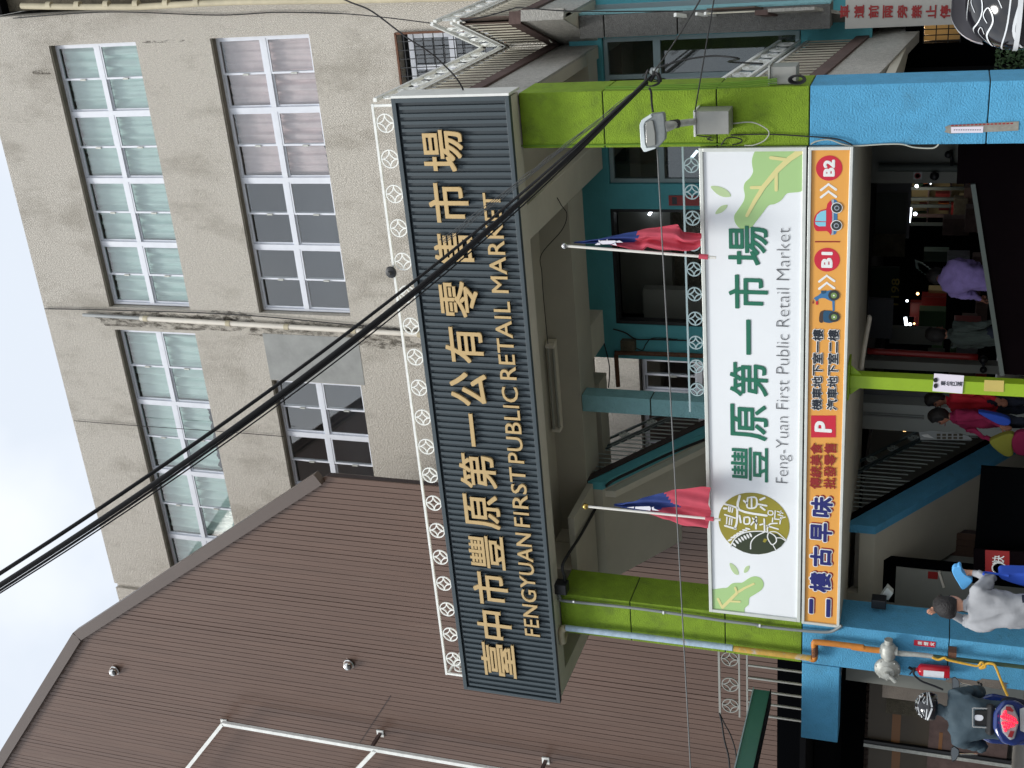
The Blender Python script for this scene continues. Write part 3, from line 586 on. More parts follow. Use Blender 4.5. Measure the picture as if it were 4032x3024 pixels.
# dark column under the balcony
dc = thing('pebble_dash_column', 'dark grey pebble dash column right of the lime pillar', 'column', (-2.1, 15.6, 0))
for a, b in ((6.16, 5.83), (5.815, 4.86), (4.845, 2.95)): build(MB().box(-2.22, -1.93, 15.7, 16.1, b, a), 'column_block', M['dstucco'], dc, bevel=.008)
build(MB().box(-1.925, -1.90, 15.72, 16.0, 2.95, 6.16), 'edge_strip', M['tealc'], dc)
# lower balcony at right
def P2(x, y, X): p = at(x, y, X=X); return p
q0, q1 = P2(*T3(255, 500), X=-2.5), P2(*T3(720, 210), X=-2.5); q2 = P2(2658, 58, X=-1.95)
balcony_side((q0.x, q0.y - .5), (q1.x, q1.y), 'lower balcony railing of tarnished rings and cream bars behind the right pillar', zr=(0, -.14, -.27, -.38), zb=(-.4, -1.0), capz=(-1.18, -1.0), fas=(-1.72, -1.18), sl=(q0.z, q1.z))
balcony_side((q1.x, q1.y), (q2.x, q2.y), 'slanted lower balcony railing with bright rails stepping towards the street', zr=(0, -.14, -.27, -.38), zb=(-.4, -1.0), capz=(-1.18, -1.0), fas=(-1.72, -1.18), sl=(q1.z, q2.z), th_=.04)
bs2 = thing('balcony_slab', 'lower concrete balcony floor slab above the wall with red writing', 'balcony', (-2.4, 15, 2.3))
build(MB().prism([(-3.05, 13.65, 2.12), (-2.51, 13.65, 2.12), (q1.x - .01, q1.y, 2.0), (q2.x, q2.y, 2.12), (-1.2, 15.2, 2.12), (-1.2, 18.9, 2.12), (-3.05, 18.9, 2.12)], (0, 0, .1)), 'slab', M['ceil'], bs2)
# front gallery railing with rings, teal tinted, behind the white sign
railing('gallery_railing', 'thin teal steel railing with ring ornaments just above the white sign', (-6.42, 13.3), (-3.06, 13.3), 4.335, [6.42 - 3.32 - .31 * i for i in range(10)], .088, 4.24, mat_='alu2', mid=(4.13,), t=.022)
# left railing beyond the left pillar
railing('side_railing', 'grey steel railing with rings and bars left of the left pillar', (-11.45, 13.8), (-10.1, 13.8), 4.125, [.18, .55, .99, 1.33], .12, 3.975, mat_='boxg', mid=(3.845, 3.735), t=.03, bars=(.21, 3.73, 2.92), bart=.024)
tag(build(MB().box(-17, -9.85, 15.5, 15.6, 2.92, at(3060, 2850, Y=15.5).z), 'dark_backdrop', M['roomb']), 'black backdrop standing in for the dark space behind the grey side railing bars', 'wall')  # black box put in for the dark space behind the bars
railing('side_railing', 'second grey ring railing seen through the first, left of the left pillar', (-11.2, 15.2), (-10.2, 15.2), 4.0, [.2, .6, .95], .12, 3.87, mat_='boxg', mid=(3.74,), t=.025, bars=(.23, 3.7, 2.92), bart=.014)
# ================================================================== BIG DARK SIGN
YS = 12.66
bs = thing('rooftop_sign', 'long dark slate metal sign with raised gold market name along the canopy', 'sign', (-6.5, YS, 6.85))
sx0, sx1, sz0, sz1 = -10.71, -2.37, 6.13, 7.565
build(MB().box(sx0 + .02, sx1 - .02, YS + .028, YS + .055, sz0 + .02, sz1 - .02), 'back_panel', M['signd'], bs)
f = MB(); f.box(sx0, sx1, YS - .012, YS + .06, sz1 - .055, sz1); f.box(sx0, sx1, YS - .012, YS + .06, sz0, sz0 + .05)
f.box(sx0, sx0 + .05, YS - .012, YS + .06, sz0 + .05, sz1 - .055); f.box(sx1 - .05, sx1, YS - .012, YS + .06, sz0 + .05, sz1 - .055); build(f, 'frame', M['sign'], bs, bevel=.004)
rp = .0856; n = int((sx1 - sx0 - .12) / rp); r0 = None
for i in range(n + 1):
    x = sx0 + .07 + i * rp
    if r0 is None:
        h = .007; r0 = build(MB().prism([(x, YS + .028, sz0 + .052), (x + .006, YS + .003, sz0 + .052), (x + .044, YS + .003, sz0 + .052), (x + .05, YS + .028, sz0 + .052)], (0, 0, sz1 - sz0 - .109 - .03)), 'rib', M['sign'], bs); xr = x
    else: share(r0, 'rib', bs, (x - xr, 0, 0))
build(MB().box(sx1 + .002, sx1 + .03, YS - .01, 13.02, sz0, sz1), 'end_trim', M['whitemetal'], bs)
def glyph3(ch, f0, xa, xb, f1, ya, f2, yb, parent=bs, mt='gold'):
    pass
ZT, ZB = [], []
chars = [('場', T2, 520, 790, T2, 835, T2, 1120), ('市', T2, 570, 830, T2, 1180, T2, 1450), ('售', T2, 605, 862, T2, 1505, T2, 1736), ('零', T5, 635, 880, T5, 158, T5, 405), ('有', T5, 678, 925, T5, 458, T5, 700), ('公', T5, 708, 942, T5, 750, T5, 978), ('一', T5, 822, 872, T5, 1018, T5, 1240), ('第', T5, 765, 1000, T5, 1280, T5, 1512), ('原', T5, 795, 1032, T5, 1545, T5, 1770), ('豐', T8, 825, 1058, T8, 150, T8, 372), ('市', T8, 855, 1082, T8, 390, T8, 605), ('中', T8, 878, 1102, T8, 640, T8, 830), ('臺', T8, 903, 1128, T8, 850, T8, 1070)]
YL = YS - .045
for ch, f, xa, xb, g1, ya, g2, yb in chars:
    xm = (xa + xb) / 2; ym = (ya + yb) / 2
    X1, X0 = W(g1, xm, ya, Y=YL).x, W(g2, xm, yb, Y=YL).x; Zt, Zb = W(f, xa, ym, Y=YL).z, W(f, xb, ym, Y=YL).z
    if ch == '一': Zc = (Zt + Zb) / 2; Zt, Zb = Zc + .25, Zc - .25
    else: Zt, Zb = 7.228, 6.722
    o = build(text_mb(MB(), ch, X0 + .01, X1 - .01, Zb, Zt, YL, .009, .03, 4), 'letter', M['gold'], bs)
def words(lst, z0, z1, y, bold, depth, parent, mt, per=True):
    for wd, x0, x1 in lst:
        vs, _ = glyphs(wd); A, B = min(v[0] for v in vs), max(v[0] for v in vs); k = (x1 - x0) / (B - A); prev = ''
        if not per: continue
        for ch in wd:
            prev += ch; pv, _ = glyphs(prev); cv, _ = glyphs(ch); r_ = max(v[0] for v in pv); cw = max(v[0] for v in cv) - min(v[0] for v in cv)
            xb = x0 + (r_ - A) * k; xa = xb - cw * k
            az, bz = min(v[1] for v in cv), max(v[1] for v in cv)
            build(text_mb(MB(), ch, xa, xb, z0, z1, y, bold, depth, 4), 'letter', M[mt], parent)
def wx(f, a, b): return W(f, a, b, Y=YL).x
EN = [('FENGYUAN', wx(T8, 1240, 805), wx(T8, 1180, 138)), ('FIRST', wx(T8, 1170, 96), wx(T5, 1140, 1372)), ('PUBLIC', wx(T5, 1130, 1342), wx(T5, 1095, 850)), ('RETAIL', wx(T5, 1080, 802), wx(T5, 1045, 295)), ('MARKET', wx(T5, 1030, 240), wx(T2, 975, 1250))]
words(EN, 6.325, 6.54, YL, .003, .03, bs, 'gold')
# ================================================================== WHITE AND ORANGE SIGNS
Y0 = 12.97; YP = Y0 - .004
ws = thing('market_sign', 'wide white sign with green lettering, round logo and leaves between the two pillars', 'sign', (-6.1, Y0, 3.5))
wl, wr, wb, wt = -9.11, -3.045, 2.93, 4.085
build(MB().box(wl + .03, wr - .03, Y0, Y0 + .10, wb + .03, wt - .03), 'face', M['white'], ws)
def signframe(x0, x1, z0, z1, p, t=.05):
    f = MB(); f.box(x0, x1, Y0 - .025, Y0 + .12, z1 - t, z1); f.box(x0, x1, Y0 - .025, Y0 + .12, z0, z0 + t); f.box(x0, x0 + t, Y0 - .0245, Y0 + .12, z0 + t, z1 - t); f.box(x1 - t, x1, Y0 - .0245, Y0 + .12, z0 + t, z1 - t); build(f, 'frame', M['frame'], p, bevel=.004)
signframe(wl, wr, wb, wt, ws, .042)
def X_(f, a, b): return W(f, a, b, Y=YP).x
def Z_(f, a, b): return W(f, a, b, Y=YP).z
# leaves
def leafprint(f, outline, clipx=None, clipz=None, mt='leaf', name='leaf_print', k=4, lay=0):
    P = smooth_closed(xz(f, YP, *outline), k)
    P = [(min(max(x, wl + .045), wr - .045), min(max(z, wb + .045), wt - .045)) for x, z in P]
    build(flat(P, MB(), YP - lay, .002), name, M[mt], ws)
leafprint(S2, [(672, 60), (640, 100), (612, 180), (612, 250), (622, 320), (590, 385), (535, 440), (520, 500), (532, 580), (515, 650), (455, 740), (418, 800), (425, 870), (470, 930), (535, 948), (600, 930), (650, 870), (720, 780), (790, 690), (860, 672), (930, 630), (985, 562), (1060, 548), (1130, 540), (1200, 500), (1230, 300), (1230, 60), (900, 40)])
leafprint(S1, [(60, 1250), (130, 1240), (210, 1228), (270, 1222), (320, 1180), (380, 1172), (430, 1168), (500, 1122), (560, 1105), (620, 1125), (650, 1180), (630, 1240), (560, 1290), (505, 1325), (495, 1370), (492, 1400), (450, 1440), (445, 1500), (300, 1520), (60, 1470)])
for f, q in ((S2, [(160, 485), (230, 478), (310, 505), (365, 550), (375, 592), (300, 595), (225, 560)]), (S2, [(215, 782), (225, 745), (275, 695), (342, 682), (330, 720), (280, 765)]), (S1, [(296, 970), (340, 985), (378, 1030), (392, 1085), (350, 1080), (312, 1030)]), (S1, [(500, 994), (460, 1012), (444, 1065), (478, 1060), (500, 1025)])): leafprint(f, q, mt='leaf2', name='small_leaf_print', k=3)
for fn, pts, wd in ((S2, [(1150, 92), (1020, 180), (890, 300), (740, 480), (640, 640), (555, 800)], (.07, .06, .055, .05, .045, .035)), (S2, [(985, 190), (815, 168)], .036), (S2, [(875, 345), (874, 520)], .036), (S2, [(735, 492), (605, 494)], .036),
                    (S1, [(225, 1425), (300, 1350), (380, 1270), (455, 1225), (548, 1182)], (.04, .04, .036, .03, .026)), (S1, [(222, 1430), (176, 1338)], .032), (S1, [(372, 1272), (356, 1222)], .03), (S1, [(300, 1362), (402, 1367)], .028)): build(strip(MB(), xz(fn, YP - .003, *pts), wd, YP - .003 - pts[0][0] % 17 * .0002), 'leaf_vein_print', M['vein'], ws)
YT = YP - .006
for ch, f, xa, xb, g1, ya, g2, yb in (('豐', T6, 315, 550, T6, 1237, T6, 1458), ('原', T6, 310, 555, T6, 962, T6, 1193), ('第', T6, 305, 550, T6, 690, T6, 912), ('一', T6, 300, 550, T6, 412, T6, 640), ('市', T6, 298, 550, T6, 122, T6, 342), ('場', T3, 290, 555, T3, 1462, T6, 60)):
    xm = (xa + xb) / 2
    build(text_mb(MB(), ch, X_(g2, xm, yb), X_(g1, xm, ya), 3.338, 3.782, YT, .004 if ch == '豐' else .0075, .002, 8), 'lettering', M['pgreen'], ws)
build(text_mb(MB(), 'Feng-Yuan First Public Retail Market', X_(T6, 650, 1470), X_(T3, 650, 1475), 3.055, 3.243, YT, 0, .002, res=4, off=-.022), 'lettering', M['pgrey'], ws)
# round logo
lc = xz(S1, YP, (546, 560))[0]; lr = (W(S1, 546, 242, Y=YP).x - W(S1, 546, 876, Y=YP).x) / 2; lz = (W(S1, 178, 560, Y=YP).z - W(S1, 914, 560, Y=YP).z) / 2
build(disc(MB(), lc[0], lc[1], lr, lz, YP, .002, 56), 'logo_disc', M['olive'], ws)
P = [(lc[0] + lr * math.cos(a), lc[1] + lz * math.sin(a)) for a in [math.radians(148 + (262 + 31 - 148) * k / 24) for k in range(25)]]
P = xz(S1, YP, (305, 775), (350, 715), (420, 665), (510, 642), (620, 640), (700, 648), (790, 665), (872, 740)) + xz(S1, YP, (830, 795), (770, 835), (690, 862), (600, 876), (520, 872), (440, 850), (370, 815))
build(flat(P, MB(), YP - .0025, .002), 'logo_hill', M['dolive'], ws)
f = MB(); yl = YP - .005
def st(pts, wd): strip(f, [tuple(p) for p in (smooth_open([(*q,) for q in xz(S1, yl, *pts)], 4) if len(pts) > 2 else xz(S1, yl, *pts))], wd, yl)
def smooth2(pts): return pts
for pts, wd in (([(300, 800), (350, 715), (430, 660), (520, 640), (640, 638), (700, 650)], .014), ([(515, 820), (520, 750), (570, 690), (660, 645)], .014), ([(700, 650), (690, 700), (720, 760), (745, 775), (780, 745), (775, 700), (740, 665), (700, 650)], .014), ([(700, 650), (745, 640), (800, 655), (878, 725)], .012), ([(785, 705), (830, 708), (875, 735)], .012), ([(745, 778), (775, 830)], .012),
                ([(245, 355), (350, 385), (375, 410), (372, 540), (350, 610)], .026), ([(250, 580), (360, 612)], .026), ([(248, 465), (355, 500)], .022), ([(240, 400), (262, 400)], .03), ([(290, 370), (285, 430)], .016), ([(310, 375), (300, 435)], .016), ([(330, 400), (322, 440)], .016), ([(270, 490), (265, 560)], .016), ([(300, 500), (292, 570)], .016), ([(322, 508), (316, 570)], .016),
                ([(402, 270), (398, 415), (680, 475)], .03), ([(445, 320), (480, 350)], .026), ([(485, 290), (482, 390), (570, 385), (570, 290), (485, 290)], .022), ([(525, 300), (525, 385)], .02), ([(590, 355), (680, 372)], .024), ([(615, 310), (660, 290)], .026), ([(620, 385), (660, 415)], .026),
                ([(400, 475), (412, 545)], .024), ([(450, 495), (450, 555), (500, 555), (500, 495), (450, 495)], .022), ([(520, 570), (575, 500)], .02), ([(535, 500), (580, 560)], .018), ([(572, 490), (570, 610)], .024),
                ([(612, 570), (655, 560)], .02), ([(655, 510), (660, 632)], .02), ([(685, 580), (800, 615)], .02), ([(690, 640), (690, 600), (720, 560), (790, 555)], .018), ([(745, 500), (740, 540)], .016), ([(765, 510), (830, 515)], .016), ([(828, 495), (818, 560)], .016),
                ([(700, 425), (742, 430), (742, 465), (698, 462), (700, 425)], .014), ([(770, 425), (765, 500)], .014), ([(790, 430), (850, 450)], .014), ([(800, 465), (850, 480)], .014), ([(830, 425), (820, 460)], .012), ([(838, 500), (875, 490)], .012)):
    st(pts, wd)
build(f, 'logo_lettering', M['pwhite'], ws)
f = MB()
for i in range(7):
    t = i / 6; x = 315 + 165 * t; y = 705 - 95 * t - 8 * math.sin(t * 3)
    c0 = xz(S1, yl, (300 + 185 * t, 728 - 118 * t ** .8))[0]; c1 = xz(S1, yl, (345 + 170 * t, 775 - 100 * t ** .7))[0]
    for c, ang in ((c0, .9 - .7 * t), (c1, -.5 - .3 * t)):
        ca, sa = math.cos(ang + 1.2), math.sin(ang + 1.2)
        flat([(c[0] + .034 * math.cos(2 * math.pi * k / 10) * ca - .014 * math.sin(2 * math.pi * k / 10) * sa, c[1] + .034 * math.cos(2 * math.pi * k / 10) * sa + .014 * math.sin(2 * math.pi * k / 10) * ca) for k in range(10)], f, yl - .0003 * i, .002)
build(f, 'logo_grain_print', M['pwhite'], ws)
build(flat(xz(S1, yl, (640, 745), (665, 755), (690, 720), (655, 712)), MB(), yl, .002), 'logo_leaf_print', M['olive'], ws)
# orange sign
os_ = thing('parking_sign', 'narrow orange sign with navy lettering, parking directions and vehicle pictures under the white sign', 'sign', (-6.1, Y0, 2.68))
ol, orr, ob, ot = -9.125, -3.045, 2.45, 2.912
build(MB().box(ol + .03, orr - .03, Y0, Y0 + .10, ob + .02, ot - .02), 'face', M['orange'], os_)
signframe(ol, orr, ob, ot, os_, .034)
def outlined(s, x0, x1, z0, z1, fill, bold, halo, shadow=None, lay=YP):
    g_ = MB(); e = bold + halo
    if shadow: build(text_mb(MB(), s, x0 - halo, x1 + halo, z0 - halo, z1 + halo, lay, e, .002, 12, 2, dx=.014, dz=-.016), 'lettering_shadow', M[shadow], os_)
    if halo: build(text_mb(MB(), s, x0 - halo, x1 + halo, z0 - halo, z1 + halo, lay - .004, e, .002, 12, 2), 'lettering_outline', M['pwhite'], os_)
    build(text_mb(MB(), s, x0, x1, z0, z1, lay - .009, bold, .002, 6), 'lettering', M[fill], os_)
for ch, ya, yb in (('二', 1328, 1515), ('樓', 1062, 1265), ('古', 800, 1002), ('早', 545, 742), ('味', 275, 485)):
    x1_, x0_ = X_(S1, 1230, ya), X_(S1, 1230, yb)
    outlined(ch, x0_, x1_, 2.567, 2.825, 'navy', .010, .013, 'pdred')
outlined('傳統美食', X_(T6, 860, 1508), X_(T6, 860, 1210), 2.705, 2.845, 'pdred', .004, 0); outlined('批發零售', X_(T6, 956, 1508), X_(T6, 956, 1212), 2.54, 2.685, 'pdred', .004, 0)
outlined('機車地下室一樓', X_(T6, 870, 998), X_(T6, 870, 474), 2.72, 2.838, 'black', .003, .008); outlined('汽車地下室二樓', X_(T6, 970, 998), X_(T6, 970, 476), 2.548, 2.668, 'black', .003, .008)
def box2(mb, f, a0, b0, a1, b1, y): return flat(xz(f, y, (a0, b0), (a1, b0), (a1, b1), (a0, b1)), mb, y)
build(box2(MB(), T6, 832, 1034, 992, 1176, YP), 'parking_square', M['pred'], os_)
build(text_mb(MB(), 'P', X_(T6, 912, 1142), X_(T6, 912, 1070), Z_(T6, 968, 1105), Z_(T6, 855, 1105), YP - .004, .010, .002, 6), 'lettering', M['pwhite'], os_)
for cx, cy, ry, rx, s in ((1427, 1280, 130, 141, 'B1'), (1450, 282, 138, 145, 'B2')):
    c = xz(S2, YP, (cx, cy))[0]; r1 = X_(S2, cx, cy - ry) - c[0]
    build(disc(MB(), c[0], c[1], r1, r1, YP), 'level_disc', M['pred'], os_); build(text_mb(MB(), s, c[0] - r1 * .68, c[0] + r1 * .68, c[1] - r1 * .44, c[1] + r1 * .44, YP - .004, .009, .002, 6), 'lettering', M['pwhite'], os_)
for (bx, by) in ((1338, 1435), (1357, 440)):
    f = MB()
    for dy in (0, 78): strip(f, xz(S2, YP, (bx + 5, by + 82 + dy), (bx + 87, by + 18 + dy), (bx + 168, by + 76 + dy)), .026, YP)
    build(f, 'arrow_print', M['pwhite'], os_)
build(box2(MB(), S2, 1296, 1077, 1570, 1090, YP), 'divider_print', M['pdred'], os_)
def pr_(name, f, pts, mt, lay, k=0): build(flat(smooth_closed(xz(f, YP, *pts), k) if k else xz(f, YP, *pts), MB(), YP - lay * .0022, .002), name, M[mt], os_)
pr_('car_bumper', S2, [(1480, 622), (1520, 625), (1540, 650), (1538, 960), (1520, 1000), (1480, 1012)], 'pblue', 0)
pr_('car_sill', S2, [(1478, 622), (1503, 622), (1498, 1008), (1472, 1008)], 'psil', 1)
pr_('car_body', S2, [(1480, 655), (1445, 655), (1428, 680), (1418, 725), (1360, 740), (1310, 780), (1286, 830), (1284, 900), (1300, 950), (1330, 968), (1425, 966), (1450, 985), (1478, 990)], 'pred', 2, 2)
pr_('car_window', S2, [(1418, 738), (1360, 752), (1318, 790), (1298, 855), (1418, 860)], 'plblue', 3); pr_('car_window', S2, [(1296, 866), (1416, 868), (1414, 914), (1340, 914), (1305, 895)], 'plblue', 3)
for cy in (713, 905):
    c = xz(S2, YP, (1535 - (5 if cy > 800 else 0), cy))[0]
    for rr, mt, ly in ((.061, 'pwhite', 4), (.053, 'pdk', 5), (.027, 'psil', 6), (.018, 'pdk', 7)): build(disc(MB(), c[0], c[1], rr, rr, YP - ly * .0022, .002, 24), 'car_wheel_print', M[mt], os_)
pr_('scooter_print', S3, [(640, 240), (560, 260), (460, 290), (400, 350), (320, 390), (285, 440), (320, 425), (350, 480), (390, 470), (400, 430), (470, 405), (540, 410), (620, 450), (700, 480), (710, 690), (750, 690), (755, 450), (740, 240)], 'pblue', 0)
pr_('scooter_lamp_print', S3, [(455, 245), (575, 245), (560, 300), (500, 318), (460, 290)], 'pdblue', 1)
pr_('scooter_grip_print', S3, [(285, 450), (300, 520), (285, 530), (268, 515)], 'pdred', 1); pr_('scooter_grip_print', S3, [(350, 480), (385, 465), (396, 540), (370, 556), (342, 540)], 'pred', 1)
pr_('scooter_seat_print', S3, [(560, 675), (480, 685), (430, 740), (415, 900), (450, 942), (500, 925), (510, 750)], 'pbrown', 1, 3)
pr_('scooter_tail_print', S3, [(560, 680), (640, 682), (720, 700), (780, 760), (780, 900), (660, 945), (560, 935), (510, 900), (510, 720)], 'pdblue', 2, 3)
for cx, cy in ((738, 345), (745, 815)):
    c = xz(S3, YP, (cx, cy))[0]
    for rr, mt, ly in ((.061, 'pdk', 3), (.033, 'pwg', 4), (.010, 'pwhite', 5)): build(disc(MB(), c[0], c[1], rr, rr, YP - ly * .0022, .002, 24), 'scooter_wheel_print', M[mt], os_)
# ================================================================== FLAGS
def flag(poleA, poleB, cloth, label, ball, sunpts):
    """cloth: rows of (width points across) from the pole tip down; each row (pixelpos left, right, red split)"""
    Yp = 12.55; A, B = poleA, poleB
    th = thing('flag', label, 'flag', B, 'flags above the white sign')
    ext = B + (B - A) * .12
    build(MB().tube([A, ext], .016, 10), 'pole', M['pole'], th, smooth='auto'); build(MB().ball(A + (A - B).normalized() * .03, .04), 'finial', M[ball], th, smooth=True)
    o = B + (B - A) * .03; build(MB().lathe([(.028, -.05), (.028, .05)], o, (B - A), 12), 'pole_socket', M['flagr'], th)
    # hanging folded cloth
    n, mcols = len(cloth), 26; vs = []; mi = []
    for j, (L_, R__, s) in enumerate(cloth):
        a, b = L_, R__
        for i in range(mcols + 1):
            t = i / mcols; p = a.lerp(b, t); fold = .06 * math.sin(t * 11 + j * .12) * min(1, j / 4) + .015 * math.sin(t * 31 + j * .6)
            vs.append(Vector((p.x, p.y + .075 + fold * .8, p.z + .01 * math.sin(t * 9 + j))))
    fs = []; k = 0
    mb = MB()
    for j in range(n - 1):
        for i in range(mcols): fs.append((j * (mcols + 1) + i, j * (mcols + 1) + i + 1, (j + 1) * (mcols + 1) + i + 1, (j + 1) * (mcols + 1) + i)); mi.append(0 if cloth[j][2](i / mcols) else 1)
    mb.add(vs, fs); mb.m = mi
    c = build(mb, 'cloth', [M['flagb'], M['flagr']], th, smooth=True)
    build(sunpts, 'sun_emblem', M['flagw'], c)
def frow(f, Y, y0, y1, x0, x1, n, blue):
    """rows between two outlines given as functions of the pixel x along the pole"""
    o = []
    for j in range(n):
        x = x0 + (x1 - x0) * j / (n - 1)
        o.append((W(f, x, y1(x), Y=Y), W(f, x, y0(x), Y=Y), (lambda t, x=x: blue(x, y1(x) + (y0(x) - y1(x)) * t))))
    return o
def lerpf(*k):
    def g_(x):
        for (xa, ya), (xb, yb) in zip(k, k[1:]):
            if x <= xb: return ya + (yb - ya) * max(0, (x - xa) / (xb - xa))
        return k[-1][1]
    return g_
YFg = 12.5
e = MB(); y_ = YFg - .02 + .02
for q in ([(1065, 1072), (1220, 1070), (1240, 1085), (1180, 1108), (1080, 1112), (1050, 1090)], [(1000, 1118), (1030, 1095), (1060, 1100), (1060, 1118)], [(1040, 1062), (1065, 1080), (1045, 1092)], [(1135, 1052), (1142, 1075), (1122, 1074)], [(1225, 1078), (1270, 1070), (1308, 1092), (1240, 1092)], [(1185, 1115), (1225, 1096), (1242, 1126)]): e.prism([W(Z3, a, b, Y=y_) for a, b in q], (0, .003, 0))
flag(W(Z3, 700, 1130, Y=YFg), W(Z3, 2140, 1242, Y=YFg), frow(Z3, YFg, lerpf((760, 1108), (1130, 1050), (1390, 1003), (1880, 922), (1940, 1000), (2140, 1010)), lerpf((760, 1122), (1060, 1130), (1330, 1190), (1480, 1222), (1555, 1160), (1700, 1190), (2000, 1192), (2080, 1180), (2142, 1140)), 760, 2140, 44, lambda x, y: x < 1390 + (y < 1060) * 10 + max(0, 80 - abs(y - 1055)) * .6 and not (x > 1065 and y > 1118 + 0) and x < 1475),
     'red and blue flag with white sun on the steel tipped pole nearer the right pillar', 'steel', e)
e = MB()
for q in ([(1440, 982), (1600, 978), (1612, 1000), (1605, 1025), (1440, 1005)], [(1350, 990), (1428, 982), (1425, 1000)], [(1620, 990), (1645, 982), (1640, 1000), (1705, 1028), (1625, 1020)]): e.prism([W(Z5, a, b, Y=y_) for a, b in q], (0, .003, 0))
flag(W(Z5, 925, 980, Y=YFg), W(Z5, 2210, 1108, Y=YFg), frow(Z5, YFg, lerpf((1200, 985), (1500, 920), (1720, 872), (2210, 800)), lerpf((1200, 1010), (1400, 1060), (1500, 1095), (1750, 1165), (1950, 1210), (2210, 1225)), 1200, 2240, 40, lambda x, y: (x < 1720 + max(0, y - 872) * 1.15 and y < 1045) or (x < 1500 and y > 1000)),
     'red flag with blue canton on the brass tipped pole nearer the round logo', 'brass', e)
# ================================================================== STREET LAMP, BOXES, WIRES ON THE RIGHT PILLAR
lt = thing('street_lamp', 'flat white and grey street lamp head on a short pipe at the right lime pillar', 'street lamp', (-2.75, 12.75, 4.4))
Yl = 12.35
hd = [(128, 1470), (85, 1400), (65, 1080), (90, 1010), (230, 925), (405, 903), (425, 930), (445, 1180), (440, 1290), (345, 1395), (165, 1465)]
P = [W(S5, a, b, Y=Yl) for a, b in hd]
hb = MB(); hb.prism(P, (0, .09, 0)); build(hb, 'lamp_back', M['lampg'], lt, bevel=.015)
P = [W(S5, a, b, Y=Yl - .012) for a, b in ((128, 1470), (85, 1400), (65, 1080), (90, 1010), (230, 925), (250, 960), (150, 1030), (128, 1090), (150, 1350), (170, 1410), (300, 1400), (300, 1420), (165, 1466))]
build(MB().prism(P, (0, .10, 0)), 'lamp_rim', M['lampw'], lt, bevel=.006)
P = [W(S5, a, b, Y=Yl - .02) for a, b in ((150, 1040), (230, 1010), (262, 1020), (296, 1200), (298, 1370), (180, 1395), (158, 1340))]
build(MB().prism(P, (0, .03, 0)), 'lens', M['lens'], lt, bevel=.008)
f = MB().tube([W(S5, 440, 1100, Y=Yl + .04), W(S5, 520, 1085, Y=Yl + .06), W(S5, 600, 1060, Y=12.5), W(S5, 855, 1030, Y=12.7)], [.06, .05, .036, .036], 12); build(f, 'arm', M['iron'], lt, smooth='auto')
build(MB().lathe([(.045, -.05), (.048, .05)], W(S5, 570, 1062, Y=12.48), (W(S5, 855, 1030, Y=12.7) - W(S5, 570, 1062, Y=12.48)), 12), 'clamp', M['blackp'], lt)
jb = thing('junction_box', 'square galvanised steel box on the right lime pillar beside the street lamp', 'junction box', (-2.75, 12.9, 3.9))
a, b = W(S5, 880, 885, Y=12.72), W(S5, 1365, 1210, Y=12.72)
build(MB().box(b.x, a.x, 12.72, 12.995, b.z, a.z), 'box', M['boxg'], jb, bevel=.006); build(MB().box(b.x - .02, a.x + .015, 12.70, 12.99, a.z, a.z + .022), 'lid', M['whitemetal'], jb, bevel=.003)
jb2 = thing('junction_box', 'small grey weathered box on the side of the right pillar with coiled black cable', 'junction box', (-2.4, 13.2, 3))
a, b = W(T3, 568, 440, Y=13.1), W(T3, 738, 522, Y=13.1)
build(MB().box(-2.405, -2.22, 13.08, 13.35, b.z, a.z), 'box', M['boxg'], jb2, bevel=.006); build(MB().box(-2.408, -2.2, 13.06, 13.37, a.z, a.z + .02), 'lid', M['iron'], jb2)
f = MB(); c = W(T3, 745, 510, Y=13.04)
for k in range(4):
    r_ = random.Random(k); f.tube([(c.x + (.06 + .012 * k) * math.cos(a_) * .5, 13.02 - .012 * k, c.z + (.06 + .010 * k) * math.sin(a_)) for a_ in [2 * math.pi * i / 16 for i in range(17)]], .007, 6)
build(f, 'coiled_cable', M['cable'], jb2)
def cable(name, pts, r, m, label, cat='cable', group=None, k=8): return tag(build(MB().tube(smooth_open(pts, k), r, 8), name, M[m], smooth=True), label, cat, group)
# heavy aerial bundle crossing the picture
def span(pa, Ya, pb, Yb, sag=0, n=6):
    A, B = at(*pa, Y=Ya), at(*pb, Y=Yb); return [A.lerp(B, i / n) + Vector((0, 0, -sag * 4 * (i / n) * (1 - i / n))) for i in range(n + 1)]
clampP = (2560, 302)
bd = thing('aerial_cable', 'thick twisted bundle of black overhead cables crossing in front of the sign', 'cable', at(*clampP, Y=12.4))
for i, (ea, r_, eb, sg) in enumerate((((-90, 2362), .044, (2545, 322), .42), ((-90, 2382), .020, (2548, 316), .45), ((-90, 2312), .022, (2560, 304), .36), ((-90, 2392), .012, (2540, 330), .48), ((-90, 2322), .012, (2566, 298), .37))):
    build(MB().tube(smooth_open(span(ea, 7.4, eb, 12.72, sg, 10), 4), r_ * .62, 8), 'strand', M['cable'], bd, smooth=True)
f = MB(); r_ = random.Random(5)
for k in range(7): P = span((-90, 2345 + k * 6), 7.4, (2552, 318 + k * 2), 12.72, .02 * k, 60); P = [p + Vector((r_.uniform(-.008, .008), 0, r_.uniform(-.008, .008))) for p in P]; (f.tube(P[40:], .004, 5) if k < 4 else None)
build(f, 'tie_wrap', M['cableg'], bd)
cl = thing('cable_clamp', 'tangle of clamps and looped wires where the overhead bundle meets the right pillar', 'cable clamp', at(*Z2(1060, 1040), Y=12.8))
f = MB()
